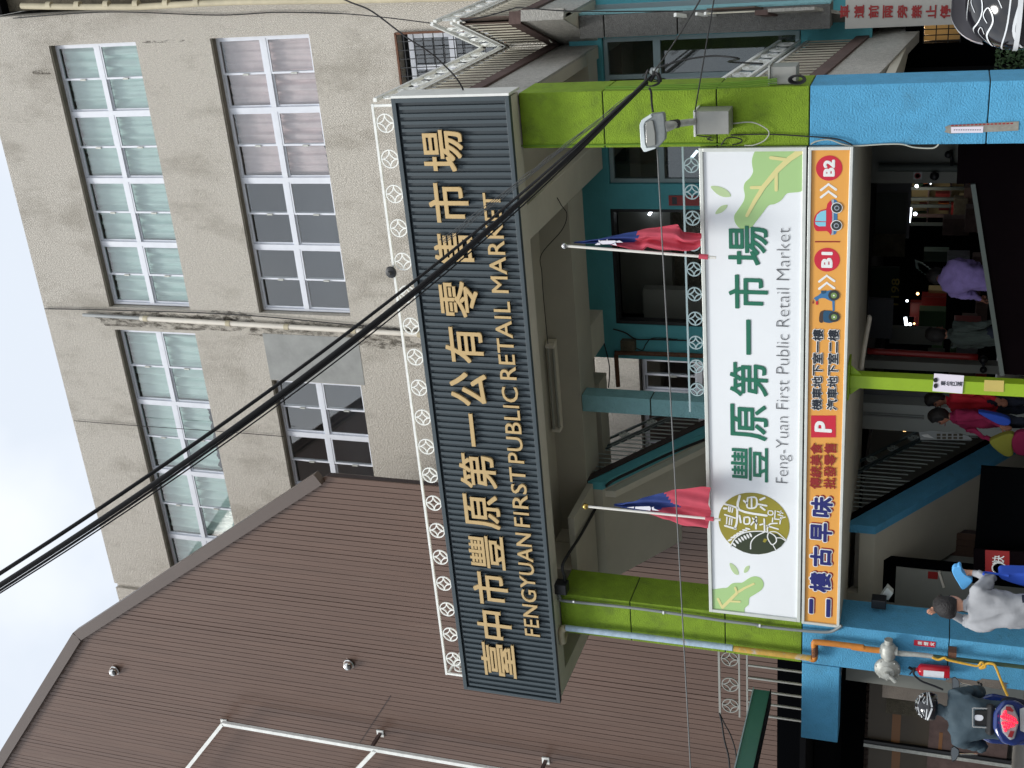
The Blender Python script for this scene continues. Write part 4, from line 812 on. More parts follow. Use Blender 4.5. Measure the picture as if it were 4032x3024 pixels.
for pts, r_ in (([(1030, 1000), (1060, 1060), (1090, 1120), (1100, 1190)], .03), ([(960, 1180), (1010, 1090), (1060, 1010), (1075, 985)], .028), ([(880, 1160), (930, 1010), (900, 1100), (920, 1230)], .012), ([(845, 1110), (900, 1050), (930, 1015), (980, 1120)], .007), ([(940, 1180), (1000, 1150), (1090, 1190), (1000, 1240), (950, 1260)], .008), ([(900, 1240), (1010, 1250), (1100, 1200), (1000, 1180)], .008)):
    f.tube(smooth_open([W(Z2, a, b, Y=12.75) for a, b in pts]), r_ * .8, 8)
build(f, 'loops', M['cable'], cl, smooth=True)
build(MB().lathe([(.035, -.014), (.035, .014)], W(Z2, 985, 1030, Y=12.74), (0.2, .1, 1), 16).lathe([(.022, -.03), (.022, .03)], W(Z2, 1050, 1015, Y=12.72), (0.2, .3, 1), 14), 'insulator', M['conduit'], cl, smooth='auto')
cable('thin_cable', span((2570, 290), 12.7, (2790, -60), 11.5, .02), .008, 'cable', 'thin dark cable rising from the clamp to the right edge over the teal window')
cable('loop_cable', [W(Z2, a, b, Y=12.9) for a, b in ((1090, 975), (1450, 870), (1880, 812), (2250, 850))] + [W(T3, a, b, Y=13.3) for a, b in ((300, 400), (520, 412))], .010, 'cable', 'sagging dark cable from the clamp across the teal windows to the lower balcony')
cable('drop_wire', span((2736, 440), 12.7, (2818, -40), 12.2, .0), .007, 'cable', 'thin straight wire from the galvanised box up to the frame edge')
cable('lamp_wire', [W(S5, a, b, Y=12.6) for a, b in ((205, 540), (235, 600), (245, 760), (262, 890))], .012, 'cable', 'short wire hanging to the head of the street lamp')
cable('long_wire', span((2588, 590), 12.4, (2722, 3080), 11.5, .0), .008, 'cableg', 'long thin grey wire running from the street lamp across the flags')
cable('curved_cable', [at(*T2(a, b), Y=12.9) for a, b in ((-60, -40), (60, 15), (200, 75), (420, 240), (580, 345), (690, 445), (740, 500), (780, 560), (795, 605))], .010, 'cable', 'black cable curving down in front of the barred window to the sign end')
cable('roof_wire', [at(*T2(a, b), Y=14.8) for a, b in ((-200, 80), (0, 88), (240, 108), (580, 150))], .007, 'cable', 'thin wire running along the beige wall to the white balcony rail')
cable('balcony_wire', [at(*T2(a, b), Y=14.6) for a, b in ((780, 135), (940, 105), (1100, 60), (1170, 50), (1500, 72), (2212, 72))], .008, 'cable', 'thin dark wire hanging along the upper balcony bars and the dark column')
cable('facade_wire', [at(*T4(a, b), Y=YB - .05) for a, b in ((290, 342), (700, 350), (1500, 378), (2212, 440))] + [at(*T5(a, b), Y=YB - .05) for a, b in ((300, 470), (420, 490))], .012, 'cable', 'dark wire beside the downpipe on the beige building')
cable('facade_wire', [at(*T4(a, b), Y=YB - .05) for a, b in ((482, 1068), (860, 1098), (1400, 1135), (1840, 1170))], .007, 'cable', 'thin dark wire dropping across the pale green curtained windows left of the downpipe')
cable('facade_wire', [at(*T1(a, b), Y=YB - .05) for a, b in ((85, 118), (700, 78), (1400, 98), (1800, 80), (2212, 88))], .010, 'cable', 'wavy dark wire near the right corner of the beige building')
# cables painted over on the right pillar
f = MB()
for k, (xa, off) in enumerate(((2380, 0), (2384, 6), (2560, 12), (2558, -8))):
    f.tube(smooth_open([at(xa, 348 - off, Y=12.995), at(2700, 345 - off, Y=12.995), at(2900, 336 - off, Y=12.995), at(3060, 322 - off, Y=12.995)]), .007, 5)
f.tube(smooth_open([at(2034, 590, Y=12.99), at(2050, 575, Y=12.99), at(2200, 573, Y=12.99), at(2700, 566, Y=12.99), at(2860, 568, Y=12.99)]), .008, 5)
tag(build(f, 'painted_cable', M['cablegr']), 'cables painted over in lime on the right pillar', 'cable')
f = MB(); f.tube(smooth_open([W(T3, a, b, Y=12.97) for a, b in ((310, 875), (560, 870), (820, 885), (980, 898), (1050, 915), (1100, 942))]), .008, 5); f.tube(smooth_open([W(S5, a, b, Y=12.97) for a, b in ((880, 1225), (1000, 1245), (1110, 1255), (1050, 1280), (1130, 1300))]), .007, 5); f.tube(smooth_open([W(S5, a, b, Y=12.97) for a, b in ((1250, 1370), (1330, 1270), (1450, 1260), (1550, 1290), (1520, 1340), (1410, 1360))]), .007, 5)
tag(build(f, 'tangled_wire', M['cable']), 'tangled thin black wires below the galvanised box on the right pillar', 'cable')
f = MB(); f.tube(smooth_open([W(T3, a, b, Y=12.96) for a, b in ((320, 802), (440, 792), (520, 820), (560, 860), (530, 910), (460, 940), (400, 942))]), .007, 5); f.tube(smooth_open([W(T3, a, b, Y=12.98) for a, b in ((830, 935), (870, 915), (950, 905), (1040, 935), (1120, 945), (1300, 935), (1420, 935), (1500, 955), (1620, 960), (1660, 935))]), .008, 5)
tag(build(f, 'light_wire', M['cablel']), 'pale loose wire looping from the galvanised box to the corner of the orange sign', 'cable')
# black clamp at the roof railing
p = W(T5, 322, 105, Y=12.95); tag(build(MB().lathe([(.03, -.04), (.07, -.018), (.078, 0), (.07, .02), (.03, .035), (.02, .06), (0, .06)], p, (0, -1, .1), 20), 'cable_reel', M['blackp'], smooth='auto'), 'small black round disc fixed on the roof railing behind the bundle', 'insulator')
# ------------------------------------------------------------------ left pillar: conduit, gas pipe, regulator, extinguisher
cd = thing('conduit_pipe', 'thin grey conduit with a black box running down the left pillar to the orange sign', 'pipe', (-9.3, 12.9, 4.5))
Pc = [W(Z6, a, b, Y=12.95) for a, b in ((292, 585), (310, 625), (360, 655), (1000, 720), (1580, 800), (1910, 848), (2212, 885))] + [W(T9, a, b, Y=12.95) for a, b in ((500, 740), (770, 768), (930, 778), (985, 765), (1030, 735))]
build(MB().tube(smooth_open(Pc, 4), .02, 10), 'tube', M['conduit'], cd, smooth='auto')
a = W(Z6, 305, 540, Y=12.9); build(MB().box(a.x - .07, a.x + .09, 12.86, 13.02, a.z - .10, a.z + .09), 'junction_cap', M['blackp'], cd, bevel=.012)
for q in ((Z6, 442, 658), (Z6, 1310, 765), (T9, 500, 735)): c = W(*q, Y=12.94); build(MB().lathe([(.026, -.012), (.026, .012)], c, (Pc[3] - Pc[2]), 12), 'clip', M['chrome'], cd)
P = [W(Z6, 345, 500, Y=12.98), W(Z6, 352, 420, Z=6.02), W(Z6, 330, 320, Z=6.02), W(Z6, 385, 205, Z=6.02), W(Z6, 520, -5, Z=6.02), W(Z5, 1090, 850, Z=6.02), W(Z5, 1160, 725, X=-8.27), W(Z5, 1420, 590, X=-8.27), W(Z5, 1800, 410, X=-8.27), W(Z5, 2200, 250, X=-8.27)]
cable('soffit_conduit', P, .022, 'cable', 'dark conduit bending from the lime pillar up along the stair soffit', 'pipe', k=5)
gp = thing('gas_pipe', 'old gas pipe, blue then orange, with round grey regulator on the left pillar', 'gas pipe', (-9.6, 12.85, 3))
Yg = 12.90
build(MB().tube([W(Z6, a, b, Y=Yg) for a, b in ((365, 915), (1100, 1000), (1980, 1108))], .042, 12), 'upper_pipe', M['gasb'], gp, smooth='auto')
e0 = W(Z6, 365, 915, Y=Yg); e1 = W(Z6, 330, 930, Y=Yg); e2 = W(Z6, 318, 985, Y=Yg - .02); e3 = W(Z6, 335, 1045, Y=Yg + .02)
build(MB().tube(smooth_open([e0, e1, e2, e3, e3 + Vector((.02, .3, .05))], 5), [.05] * 21, 12), 'elbow', M['pvc'], gp, smooth='auto')
build(MB().tube([W(LZ, a, b, Y=Yg) for a, b in ((598, 170), (1100, 232), (1560, 290))], .040, 12), 'yellow_pipe', M['gasy'], gp, smooth='auto')
build(MB().tube(smooth_open([W(LZ, a, b, Y=Yg) for a, b in ((1540, 290), (1600, 300), (1605, 200), (1600, 110), (1660, 92), (2212, 155))] + [W(A5, a, b, Y=Yg) for a, b in ((300, 310), (520, 340), (640, 350))], 5), .038, 12), 'orange_pipe', M['gaso'], gp, smooth='auto')
f = MB()
for k in range(6): c = W(LZ, 1605, 150 + k * 20, Y=Yg); f.lathe([(.046, -.008), (.046, .008)], c, (.6, 0, .35), 10)
build(f, 'wire_wrap', M['rust'], gp)
vb = W(A5, 700, 345, Y=Yg - .02); f = MB().lathe([(.04, -.18), (.06, -.17), (.06, -.10), (.09, -.09), (.095, .05), (.075, .08), (.05, .1), (.05, .16)], vb, (W(A5, 705, 300, Y=Yg) - W(A5, 700, 440, Y=Yg)), 16)
f.lathe([(.055, -.11), (.055, .10)], vb, (0, 0, 1), 12); build(f, 'valve_body', M['iron'], gp, smooth='auto')
rg = W(A5, 690, 560, Y=Yg - .05); rr = (W(A5, 545, 560, Y=Yg).z - W(A5, 840, 560, Y=Yg).z) / 2
f = MB().lathe([(rr * .9, .05), (rr, .03), (rr, .0), (rr * .9, -.02), (rr * .62, -.045), (rr * .55, -.07), (rr * .22, -.085), (rr * .2, -.13), (0, -.135)], rg, (0, 1, 0), 28)
for k in range(10): a_ = 2 * math.pi * k / 10; f.ball((rg.x + rr * .9 * math.cos(a_), rg.y - .015, rg.z + rr * .9 * math.sin(a_)), .014, 8, 5)
f.lathe([(.03, 0), (.03, .12)], rg + Vector((-.03, -.06, -.02)), (-.5, -.2, -.6), 10); build(f, 'regulator', M['iron'], gp, smooth='auto')
build(MB().tube([W(A5, a, b, Y=Yg) for a, b in ((780, 375), (860, 382), (1000, 392), (1130, 405), (1250, 425))], [.036, .036, .03, .03, .024], 12), 'union_pipe', M['iron'], gp, smooth='auto')
build(MB().tube([W(A5, a, b, Y=Yg) for a, b in ((1200, 415), (1500, 450), (2212, 535))] + [Vector((-9.50, Yg, .2))], .026, 10), 'green_pipe', M['gasg'], gp, smooth='auto')
c = W(A5, 1415, 395, Y=Yg); build(MB().box(c.x - .03, c.x + .05, Yg - .03, YF, c.z - .045, c.z + .045), 'wall_bracket', M['rust'], gp)
fe = thing('fire_extinguisher', 'red fire extinguisher with white label hanging on the left blue pillar', 'fire extinguisher', (-9.64, 12.9, 1.1))
b0, b1 = W(A5, 1385, 590, Y=12.9), W(A5, 1030, 560, Y=12.9); r_ = .078; ax = (b1 - b0); L = ax.length
build(MB().lathe([(r_ * .92, 0), (r_, .015), (r_, L * .88), (r_ * .86, L * .95), (r_ * .5, L * 1.0), (.022, L * 1.02), (.022, L * 1.08)], b0, ax, 24), 'cylinder', M['red'], fe, smooth='auto')
u = ax.normalized(); f = MB(); seg = 12
vs = []
for h in (L * .18, L * .82):
    for k in range(seg + 1):
        a_ = math.radians(-150 + 95 * k / seg); vs.append(b0 + u * h + Vector((math.cos(a_), math.sin(a_), 0)) * (r_ + .0012))
build(f.add(vs, [(k, k + 1, seg + 2 + k, seg + 1 + k) for k in range(seg)]), 'label', M['label'], fe)
hp = b1 + u * .02; build(MB().bar(hp + Vector((-.02, 0, .02)), hp + Vector((.03, -.02, .085)), .03, .02).bar(hp + Vector((-.01, 0, .03)), hp + Vector((-.07, -.03, .075)), .022, .014).lathe([(.022, 0), (.026, .02), (.018, .045)], hp, u, 10), 'handle', M['blackp'], fe)
build(MB().tube(smooth_open([W(A5, a, b, Y=12.85) for a, b in ((985, 560), (990, 620), (1070, 690), (1200, 740), (1310, 785))]), .013, 8), 'hose', M['blackp'], fe, smooth=True)
P = [W(A5, a, b, Y=12.992) for a, b in ((988, 232), (1228, 255), (1222, 316), (985, 292))]; st_ = tag(build(MB().prism(P, (0, .004, 0)), 'warning_sticker', M['sticker']), 'small red sticker with white writing on the left blue pillar', 'sticker')
q = [W(A5, a, b, Y=12.985) for a, b in ((1050, 268), (1200, 282))]
f = MB()
for i, ch in enumerate('禁煙火'): c = q[0].lerp(q[1], i / 2.2); text_mb(f, ch, c.x - .026, c.x + .026, c.z - .03, c.z + .025, 12.987, .002, .003)
build(f, 'lettering', M['pwhite'], st_)
RB = [W(A5, a, b, Y=12.84) for a, b in ((1190, 425), (1260, 450), (1330, 430), (1370, 455), (1600, 505), (1700, 520), (1740, 480), (1780, 530), (1720, 545), (1800, 495), (1870, 500), (1900, 540), (1940, 640), (2000, 790), (2030, 850))]
tag(build(MB().tube(smooth_open(RB, 5), .016, 6), 'plastic_ribbon', M['ribbon'], smooth=True), 'yellow plastic ribbon knotted round the gas pipe and trailing down', 'ribbon')
# notice strip on the right blue pillar
ns_ = thing('taped_notice', 'torn narrow notice strip with pink slip taped to the right blue pillar', 'notice', W(A7, 1800, 1420, Y=12.99))
build(MB().prism([W(A7, a, b, Y=12.992) for a, b in ((1380, 1395), (2155, 1352), (2150, 1455), (1390, 1488), (1325, 1470), (1345, 1440), (1330, 1415))], (0, .004, 0)), 'strip', mat('grey_worn_paper', (140, 138, 130), .8, vary=.2, vscale=20), ns_)
build(MB().prism([W(A7, a, b, Y=12.986) for a, b in ((1400, 1415), (1760, 1408), (1755, 1478), (1400, 1482))], (0, .004, 0)), 'pink_slip', M['paper'], ns_)
f = MB(); r_ = random.Random(3)
for k in range(16): x = 1400 + k * 44; f.prism([W(A7, a, b, Y=12.990) for a, b in ((x, 1392 - k * 1.6), (x + 30, 1391 - k * 1.6), (x + 30, 1404 - k * 1.5), (x, 1405 - k * 1.5))], (0, .001, 0))
build(f, 'red_writing', M['pdred'], ns_)
f = MB()
for k in range(12): x = 1430 + k * 26; f.prism([W(A7, a, b, Y=12.984) for a, b in ((x, 1443), (x + 16, 1443), (x + 16, 1450), (x, 1452))], (0, .001, 0))
build(f, 'writing', M['black'], ns_)
# ------------------------------------------------------------------ green post with notices
gpst = thing('steel_post', 'slim lime steel box post standing under the orange sign', 'post', (-5.8, 13.15, 0))
px0, px1 = -5.90, -5.745
build(MB().box(px0, px1, 13.12, 13.28, .13, 2.43), 'shaft', M['postg'], gpst, bevel=.006); build(MB().box(px0 - .13, px1 + .16, 13.05, 13.38, 2.428, 2.448), 'top_plate', M['postg'], gpst)
build(MB().prism([(px0, 13.15, 2.42), (px0 - .1, 13.15, 2.42), (px0, 13.15, 2.3)], (0, .012, 0)).prism([(px1, 13.15, 2.42), (px1 + .12, 13.15, 2.42), (px1, 13.15, 2.29)], (0, .012, 0)), 'gusset', M['postg'], gpst)
nt_ = thing('paper_notice', 'white handwritten notice taped on the lime post', 'notice', W(A2, 1370, 1440, Y=13.1))
build(MB().prism([W(A2, a, b, Y=13.105) for a, b in ((1212, 1332), (1545, 1356), (1525, 1556), (1192, 1528))], (0, .008, 0)), 'sheet', M['paper'], nt_)
f = MB()
for i, ch in enumerate('車位已滿'): c = W(A2, 1310 + i * 62, 1440 + i * 3, Y=13.1); text_mb(f, ch, c.x - .03, c.x + .028, c.z - .03, c.z + .026, 13.1, .001, .002)
build(f, 'handwriting', M['black'], nt_); c = W(A2, 1230, 1440, Y=13.09); build(disc(disc(MB(), c.x - .035, c.z, .03, .022, 13.095, .004, 14), c.x + .035, c.z + .005, .028, .024, 13.095, .004, 14), 'tape_blot', M['blackp'], nt_)
build(MB().prism([W(A2, a, b, Y=13.112) for a, b in ((1772, 1405), (1990, 1412), (1985, 1538), (1765, 1528))], (0, .006, 0)), 'old_tape', M['tape'], gpst)
# ================================================================== STAIRS
def stair(name, label, xr, xl, ytop, ztop_, ybot, zbot, edge_m, cap_m, th=.17, capr=(0, -.062), hs=.30, soffit='ceil'):
    """flight in the Y-Z plane rising towards the street; (ytop, ztop_)-(ybot, zbot) is the top edge of the stringer"""
    t = thing(name, label, 'staircase', ((xr + xl) / 2, (ytop + ybot) / 2, (ztop_ + zbot) / 2))
    dy, dz = ybot - ytop, zbot - ztop_; L = math.hypot(dy, dz); n = int(dy / .28)
    def q(x, s, off): return (x, ytop + dy * s, ztop_ + dz * s + off)
    build(MB().prism([q(xr, 0, min(capr)if max(capr) <= 0 else 0), q(xr, 1, min(capr)if max(capr) <= 0 else 0), q(xr, 1, -hs), q(xr, 0, -hs)][::-1], (-.12, 0, 0)), 'stringer', M[edge_m], t)
    build(MB().prism([q(xr + .015, 0, max(capr)), q(xr + .015, 1, max(capr)), q(xr + .015, 1, min(capr) + .002), q(xr + .015, 0, min(capr) + .002)][::-1], (-.15, 0, 0)), 'stringer_cap', M[cap_m], t)
    build(MB().prism([q(xr - .12, 0, -.2), q(xr - .12, 1, -.2), q(xr - .12, 1, -hs), q(xr - .12, 0, -hs)][::-1], (xl - xr + .24, 0, 0)), 'soffit', M[soffit], t)
    build(MB().prism([q(xl + .12, 0, 0), q(xl + .12, 1, 0), q(xl + .12, 1, -hs), q(xl + .12, 0, -hs)][::-1], (-.12, 0, 0)), 'far_stringer', M[soffit], t)
    s0 = None
    for i in range(n):
        y = ytop + .14 + i * .28; z = ztop_ + dz * (y - ytop) / dy - .04
        if s0 is None: s0 = build(MB().box(xl + .13, xr - .13, y, y + .29, z - .17, z), 'step', M['pave'], t); p0 = (y, z)
        else: share(s0, 'step', t, (0, y - p0[0], z - p0[1]))
    return t, q
ust, uq = stair('staircase', 'upper concrete stair with teal edge rising behind the flagpoles towards the canopy', -8.30, -9.98, 14.66, 6.288, 18.3, 3.97, 'teal', 'brownd', capr=(0, -.15), hs=.36, soffit='ceil')
build(MB().prism([(-8.45, 14.7, 5.9), (-8.45, 17.5, 4.12), (-8.45, 17.5, 3.97), (-8.45, 14.7, 5.75)][::-1], (-.10, 0, 0)), 'ledge', M['ceil2'], ust)
build(MB().box(-9.98, -8.32, 13.64, 14.64, 6.06, 6.145), 'landing', M['ceil'], ust)
def stair_rail(name, label, X, A, B, rings, barh, step=.13, matn='stainrail'):
    """A, B: (y, z) of the top rail ends, bars hang down barh"""
    t = thing(name, label, 'railing', (X, (A[0] + B[0]) / 2, (A[1] + B[1]) / 2)); dy, dz = B[0] - A[0], B[1] - A[1]
    def p(s, o=0): return Vector((X, A[0] + dy * s, A[1] + dz * s + o))
    build(MB().bar(p(0), p(1), .035, .03), 'top_rail', M['rstair'], t); build(MB().bar(p(0, -.20), p(1, -.20), .03, .025), 'middle_rail', M['rstair'], t); build(MB().bar(p(0, -.27), p(1, -.27), .03, .02), 'lower_rail', M['rstair'], t)
    me = ring_mesh(.085).copy(); me.materials.append(M['rstairl'])
    for s in rings: o = link('ring', me, t, p(s, -.10) - t.location); o.rotation_euler = (0, 0, math.pi / 2)
    n = int(abs(dy) / step); b0 = None
    for i in range(n + 1):
        c = p(i / n, -.28)
        if b0 is None: b0 = build(MB().bar(c, c - Vector((0, 0, barh)), .014), 'bar', M['rstairl'], t); c0 = c
        else: share(b0, 'bar', t, c - c0)
    return t
M['rstair'] = mat('dark_rail', (96, 112, 116), .35, metal=.4); M['rstairl'] = mat('pale_rail_bar', (196, 208, 206), .35, metal=.3)
stair_rail('stair_railing', 'steel stair railing with rings and thin bars on the upper stair behind the flags', -8.32, (14.9, 6.98), (18.0, 4.95), [.12 + .16 * i for i in range(6)], .52)
lst, lq = stair('staircase', 'lower concrete stair with sky blue edge rising inside the ground floor arcade', -8.5, -9.7, 14.45, 2.52, 17.6, .35, 'blue', 'mar', capr=(.12, 0), hs=.40, soffit='ceil')
stair_rail('stair_railing', 'dark ring railing with thin bars on the lower blue edged stair', -8.52, (15.9, 2.75), (18.0, 1.28), [.06, .25, .44, .63, .82], .62, .12)
o = bpy.data.objects['staircase.001'] if 'staircase.001' in bpy.data.objects else lst
for i in range(11):
    y = 14.62 + i * .12; z = 2.52 + (.35 - 2.52) * (y - 14.45) / 3.15 + .12
    if z < 2.43: build(MB().box(-8.527, -8.513, y - .007, y + .007, z, 2.449), 'bar', M['rstairl'], bpy.data.objects['stair_railing.001'])
# ================================================================== GROUND FLOOR ARCADE
ar = thing('arcade', 'dim ground floor arcade of the market behind the blue pillars', 'arcade', (-6, 15, 0))
build(MB().box(-9.13, -3.05, 13.10, 16.75, 2.452, 2.9), 'ceiling', M['ceil'], ar)
build(MB().box(-9.13, -3.05, 13.105, 13.35, 2.905, 4.07), 'sign_backing', M['ceil'], ar)
build(MB().box(-9.78, -9.13, 13.66, 16.75, 2.46, 2.9), 'ceiling_edge', M['ceil'], ar)
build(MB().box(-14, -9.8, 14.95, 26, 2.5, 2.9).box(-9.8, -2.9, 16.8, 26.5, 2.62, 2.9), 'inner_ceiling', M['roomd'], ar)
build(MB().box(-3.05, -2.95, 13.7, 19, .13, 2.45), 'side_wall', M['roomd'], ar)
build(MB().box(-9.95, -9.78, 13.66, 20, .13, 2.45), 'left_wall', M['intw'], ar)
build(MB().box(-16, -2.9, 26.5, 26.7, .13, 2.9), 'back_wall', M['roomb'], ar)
# cupboard / door by the left pillar
a, b = W(A4, 640, 730, Y=14.6), W(A4, 1700, 1290, Y=14.6)
cb = thing('glass_cabinet', 'dark framed glass panel beside the left blue pillar inside the arcade', 'cabinet', ((a.x + b.x) / 2, 14.7, .13))
build(MB().box(b.x - .3, a.x, 14.62, 14.75, .13, a.z), 'frame', M['roomb'], cb); a2 = W(A4, 790, 800, Y=14.6)
build(MB().box(b.x - .3, a2.x, 14.60, 14.618, .2, a2.z), 'panel', M['intw'], cb)
a3, b3 = W(A4, 1145, 850, Y=14.59), W(A4, 1250, 940, Y=14.59); build(MB().box(b3.x, a3.x, 14.594, 14.598, b3.z, a3.z), 'red_notice', M['pdred'], cb)
a3, b3 = W(A4, 1265, 850, Y=14.58), W(A4, 1320, 1025, Y=14.58); build(MB().bar(a3, b3, .03), 'white_strip', M['pvcw'], cb)
f = W(A4, 595, 1195, Y=13.4); tag(build(MB().box(f.x - .07, f.x + .06, 13.35, 13.5, f.z - .09, f.z + .09), 'wall_speaker', M['blackp'], bevel=.01), 'small black box at the inner top corner of the left blue pillar', 'box')
f = MB(); f.prism([W(A4, a, b, Y=13.55) for a, b in ((610, 1140), (690, 1030), (755, 1095), (700, 1170))], (0, .1, 0)); tag(build(f, 'hanging_card', M['intc']), 'tilted pale card hanging behind the small black box', 'card')
# white column inside and pipes
c0, c1 = W(A3, 425, 240, Y=17), W(A3, 415, 530, Y=17)
wc = tag(build(MB().box(c1.x, c0.x, 17, 17.4, .13, 2.62), 'inner_column', M['intc']), 'pale square column inside the arcade behind the woman in the magenta jacket', 'column')
f = MB(); 
for yy in (350, 375): f.bar(W(A3, 425, yy, Y=16.97), W(A3, 1100, yy + 45, Y=16.97), .02)
build(f, 'cable_duct', M['pvcg'], wc)
def iwall(name, lbl, cat, f, q0, q1, Y, m, d=.1, z0=None):
    a, b = W(f, *q0, Y=Y), W(f, *q1, Y=Y); return tag(build(MB().box(b.x, a.x, Y, Y + d, z0 if z0 is not None else b.z, a.z), name, M[m]), lbl, cat)
iwall('partition', 'grey inner wall left of the lime post with red pipe edge', 'wall', A2, (430, 1180), (1990, 1345), 16.9, 'intw', .2, .13)
iwall('partition', 'dim inner wall between the lime post and the pale column', 'wall', A3, (430, 90), (1180, 245), 17.3, 'room', .2, .13)
a, b = W(A2, 470, 1080, Y=16.8), W(A2, 1700, 1150, Y=16.8)
cable('red_pipe', [a, b], .05, 'pdred', 'thin dark red vertical pipe on the inner wall right of the lime post', 'pipe')
f = MB(); a, b = W(A2, 1760, 1180, Y=16.7), W(A2, 1760, 1290, Y=16.7); f.ball(a, .06); f.ball(b, .05); f.bar(a, b, .04); tag(build(f, 'door_handle_lamp', M['blackp'], smooth=True), 'black round fitting low on the inner grey wall', 'wall fitting')
# ceiling pipe drooping
cable('ceiling_pipe', [W(A2, a, b, Y=15.2) for a, b in ((480, 705), (490, 730), (440, 1000), (400, 1280))], .03, 'pvcw', 'white pipe slanting under the arcade ceiling', 'pipe', k=4)
# right side pipes and signs
a = W(A1, 590, 395, Y=16.9); b = W(A1, 1530, 400, Y=16.9); c = W(A1, 1560, 130, Y=16.9)
pp_ = thing('wall_with_pipes', 'pale inner wall with dark pipes near the right blue pillar', 'wall', (a.x, 16.9, 1))
w0, w1 = W(A1, 560, 130, Y=17.0), W(A1, 1465, 570, Y=17.0)
build(MB().box(w1.x, w0.x + .6, 17.0, 17.1, w1.z, 2.62), 'panel', M['intw'], pp_); w2 = W(A1, 2212, 418, Y=17.0); build(MB().box(w2.x, w0.x + .6, 17.001, 17.101, .13, w1.z), 'lower_panel', M['intw'], pp_)
build(MB().tube([a, b], .055, 10).tube([W(A1, 1555, 400, Y=16.88), W(A1, 1555, 100, Y=16.88)], .06, 10), 'pipe', M['shutter'], pp_, smooth='auto')
f = MB().ball(W(A1, 1370, 250, Y=16.8), .05); f.bar(W(A1, 1410, 370, Y=16.85), W(A1, 1400, 200, Y=16.8), .04); build(MB().ball(W(A1, 1215, 490, Y=16.8), .06), 'wall_fitting', M['blackp'], pp_, smooth=True); build(f, 'camera_fitting', M['blackp'], pp_, smooth=True)
a, b = W(A1, 980, 445, Y=16.98), W(A1, 1075, 530, Y=16.98); n_ = build(MB().box(b.x, a.x, 16.985, 16.992, b.z, a.z), 'no_smoking_plate', M['pvcg'], pp_); build(MB().lathe([(.045, 0), (.045, .003), (.03, .003), (.03, 0)], ((a.x + b.x) / 2, 16.98, (a.z + b.z) / 2), (0, 1, 0), 16), 'prohibition_ring', M['pdred'], n_)
# roller shutters and stalls further in
sh = thing('roller_shutter', 'closed dark grey roller shutter deep in the arcade', 'shutter', (-6, 22, .13)); a, b = W(A1, 560, 670, Y=22), W(A1, 900, 1130, Y=22)
s0 = None; n = 22
for i in range(n):
    z = a.z - (i + 1) * (a.z - b.z) / n
    if s0 is None: s0 = build(MB().prism([(b.x, 22, z), (b.x, 21.97, z + .02), (b.x, 21.97, z + .04), (b.x, 22.0, z + (a.z - b.z) / n)], (a.x - b.x, 0, 0)), 'slat', M['shutter'], sh); z0_ = z
    else: share(s0, 'slat', sh, (0, 0, z - z0_))
build(MB().box(b.x - .1, a.x + .3, 22.02, 22.1, b.z - .05, 2.62), 'surround', M['room'], sh)
iwall('wall_panel', 'dim brownish board beside the dark roller shutter', 'panel', A1, (490, 1150), (880, 1390), 21.5, 'stain')
iwall('dark_display', 'large dark board with faint number text 1198 in the arcade', 'board', A2, (480, 150), (810, 500), 21.0, 'dkgreen')
a = W(A2, 770, 420, Y=20.98); tag(build(text_mb(MB(), '1198', a.x - .25, a.x + .25, a.z - .08, a.z + .06, 20.97, .004, .003), 'board_number', M['tape']), 'faint yellow number 1198 on the dark board', 'lettering')
iwall('wall_board', 'plain grey board hanging in the arcade left of the dark display', 'board', A2, (480, 505), (740, 945), 19.0, 'room')
iwall('inner_wall', 'low grey inner wall behind the shopper in the ribbed jumper', 'wall', A2, (720, 815), (1300, 1020), 19.6, 'intw')
# lit stall
stl = thing('lit_stall', 'bright market stall with shelves of goods and lamps deep in the arcade', 'market stall', (-5.4, 24, .13))
a, b = W(A1, 960, 575, Y=25), W(A1, 1520, 1010, Y=25)
build(MB().box(b.x, a.x, 25.5, 25.6, b.z, a.z), 'back', M['goods_y'], stl)
for i in range(3): build(MB().box(b.x, a.x, 24.9, 25.5, a.z - .35 - i * .42, a.z - .32 - i * .42), 'shelf', M['cap'], stl)
r_ = random.Random(11)
for i in range(16):
    x = a.x - r_.uniform(.05, 1) * (a.x - b.x) * .95; z = a.z - .32 - r_.randint(0, 2) * .42; w_ = r_.uniform(.05, .14)
    build(MB().box(x, x + w_, 25.0, 25.2, z, z + r_.uniform(.1, .28)), 'goods', M[r_.choice(['goods_r', 'goods_o', 'goods_y', 'goods_g', 'pvcg', 'white'])], stl)
for i in (0.05, .32, .5, .75, .97): build(MB().bar((a.x - i * (a.x - b.x), 24.8, a.z), (a.x - i * (a.x - b.x), 24.8, b.z), .06), 'post', M['shutter' if i != .75 else 'cap'], stl)
build(MB().box(b.x, a.x, 24.7, 25.0, b.z - .28, b.z), 'counter', M['cap'], stl)
def lampo(f, q, r_, Y, label, mt='warm', q2=None):
    p = W(f, *q, Y=Y)
    if q2: return tag(build(MB().tube([p, W(f, *q2, Y=Y)], r_, 8), 'tube_lamp', M[mt]), label, 'lamp')
    return tag(build(MB().ball(p, r_ * .62, 12, 8), 'bulb', M[mt], smooth=True), label, 'lamp')
lampo(A1, (1017, 602), .055, 24.2, 'round white bulb at the top of the lit stall', 'tube')
lampo(A1, (945, 845), .035, 24, 'bright fluorescent tube beside the lit stall shutter', 'tube', (925, 1005))
lampo(A1, (1000, 912), .06, 24.1, 'small square white light beside the bright tube', 'tube'); lampo(A1, (1172, 576), .02, 24.1, 'tiny lamp between two stall posts', 'tube')
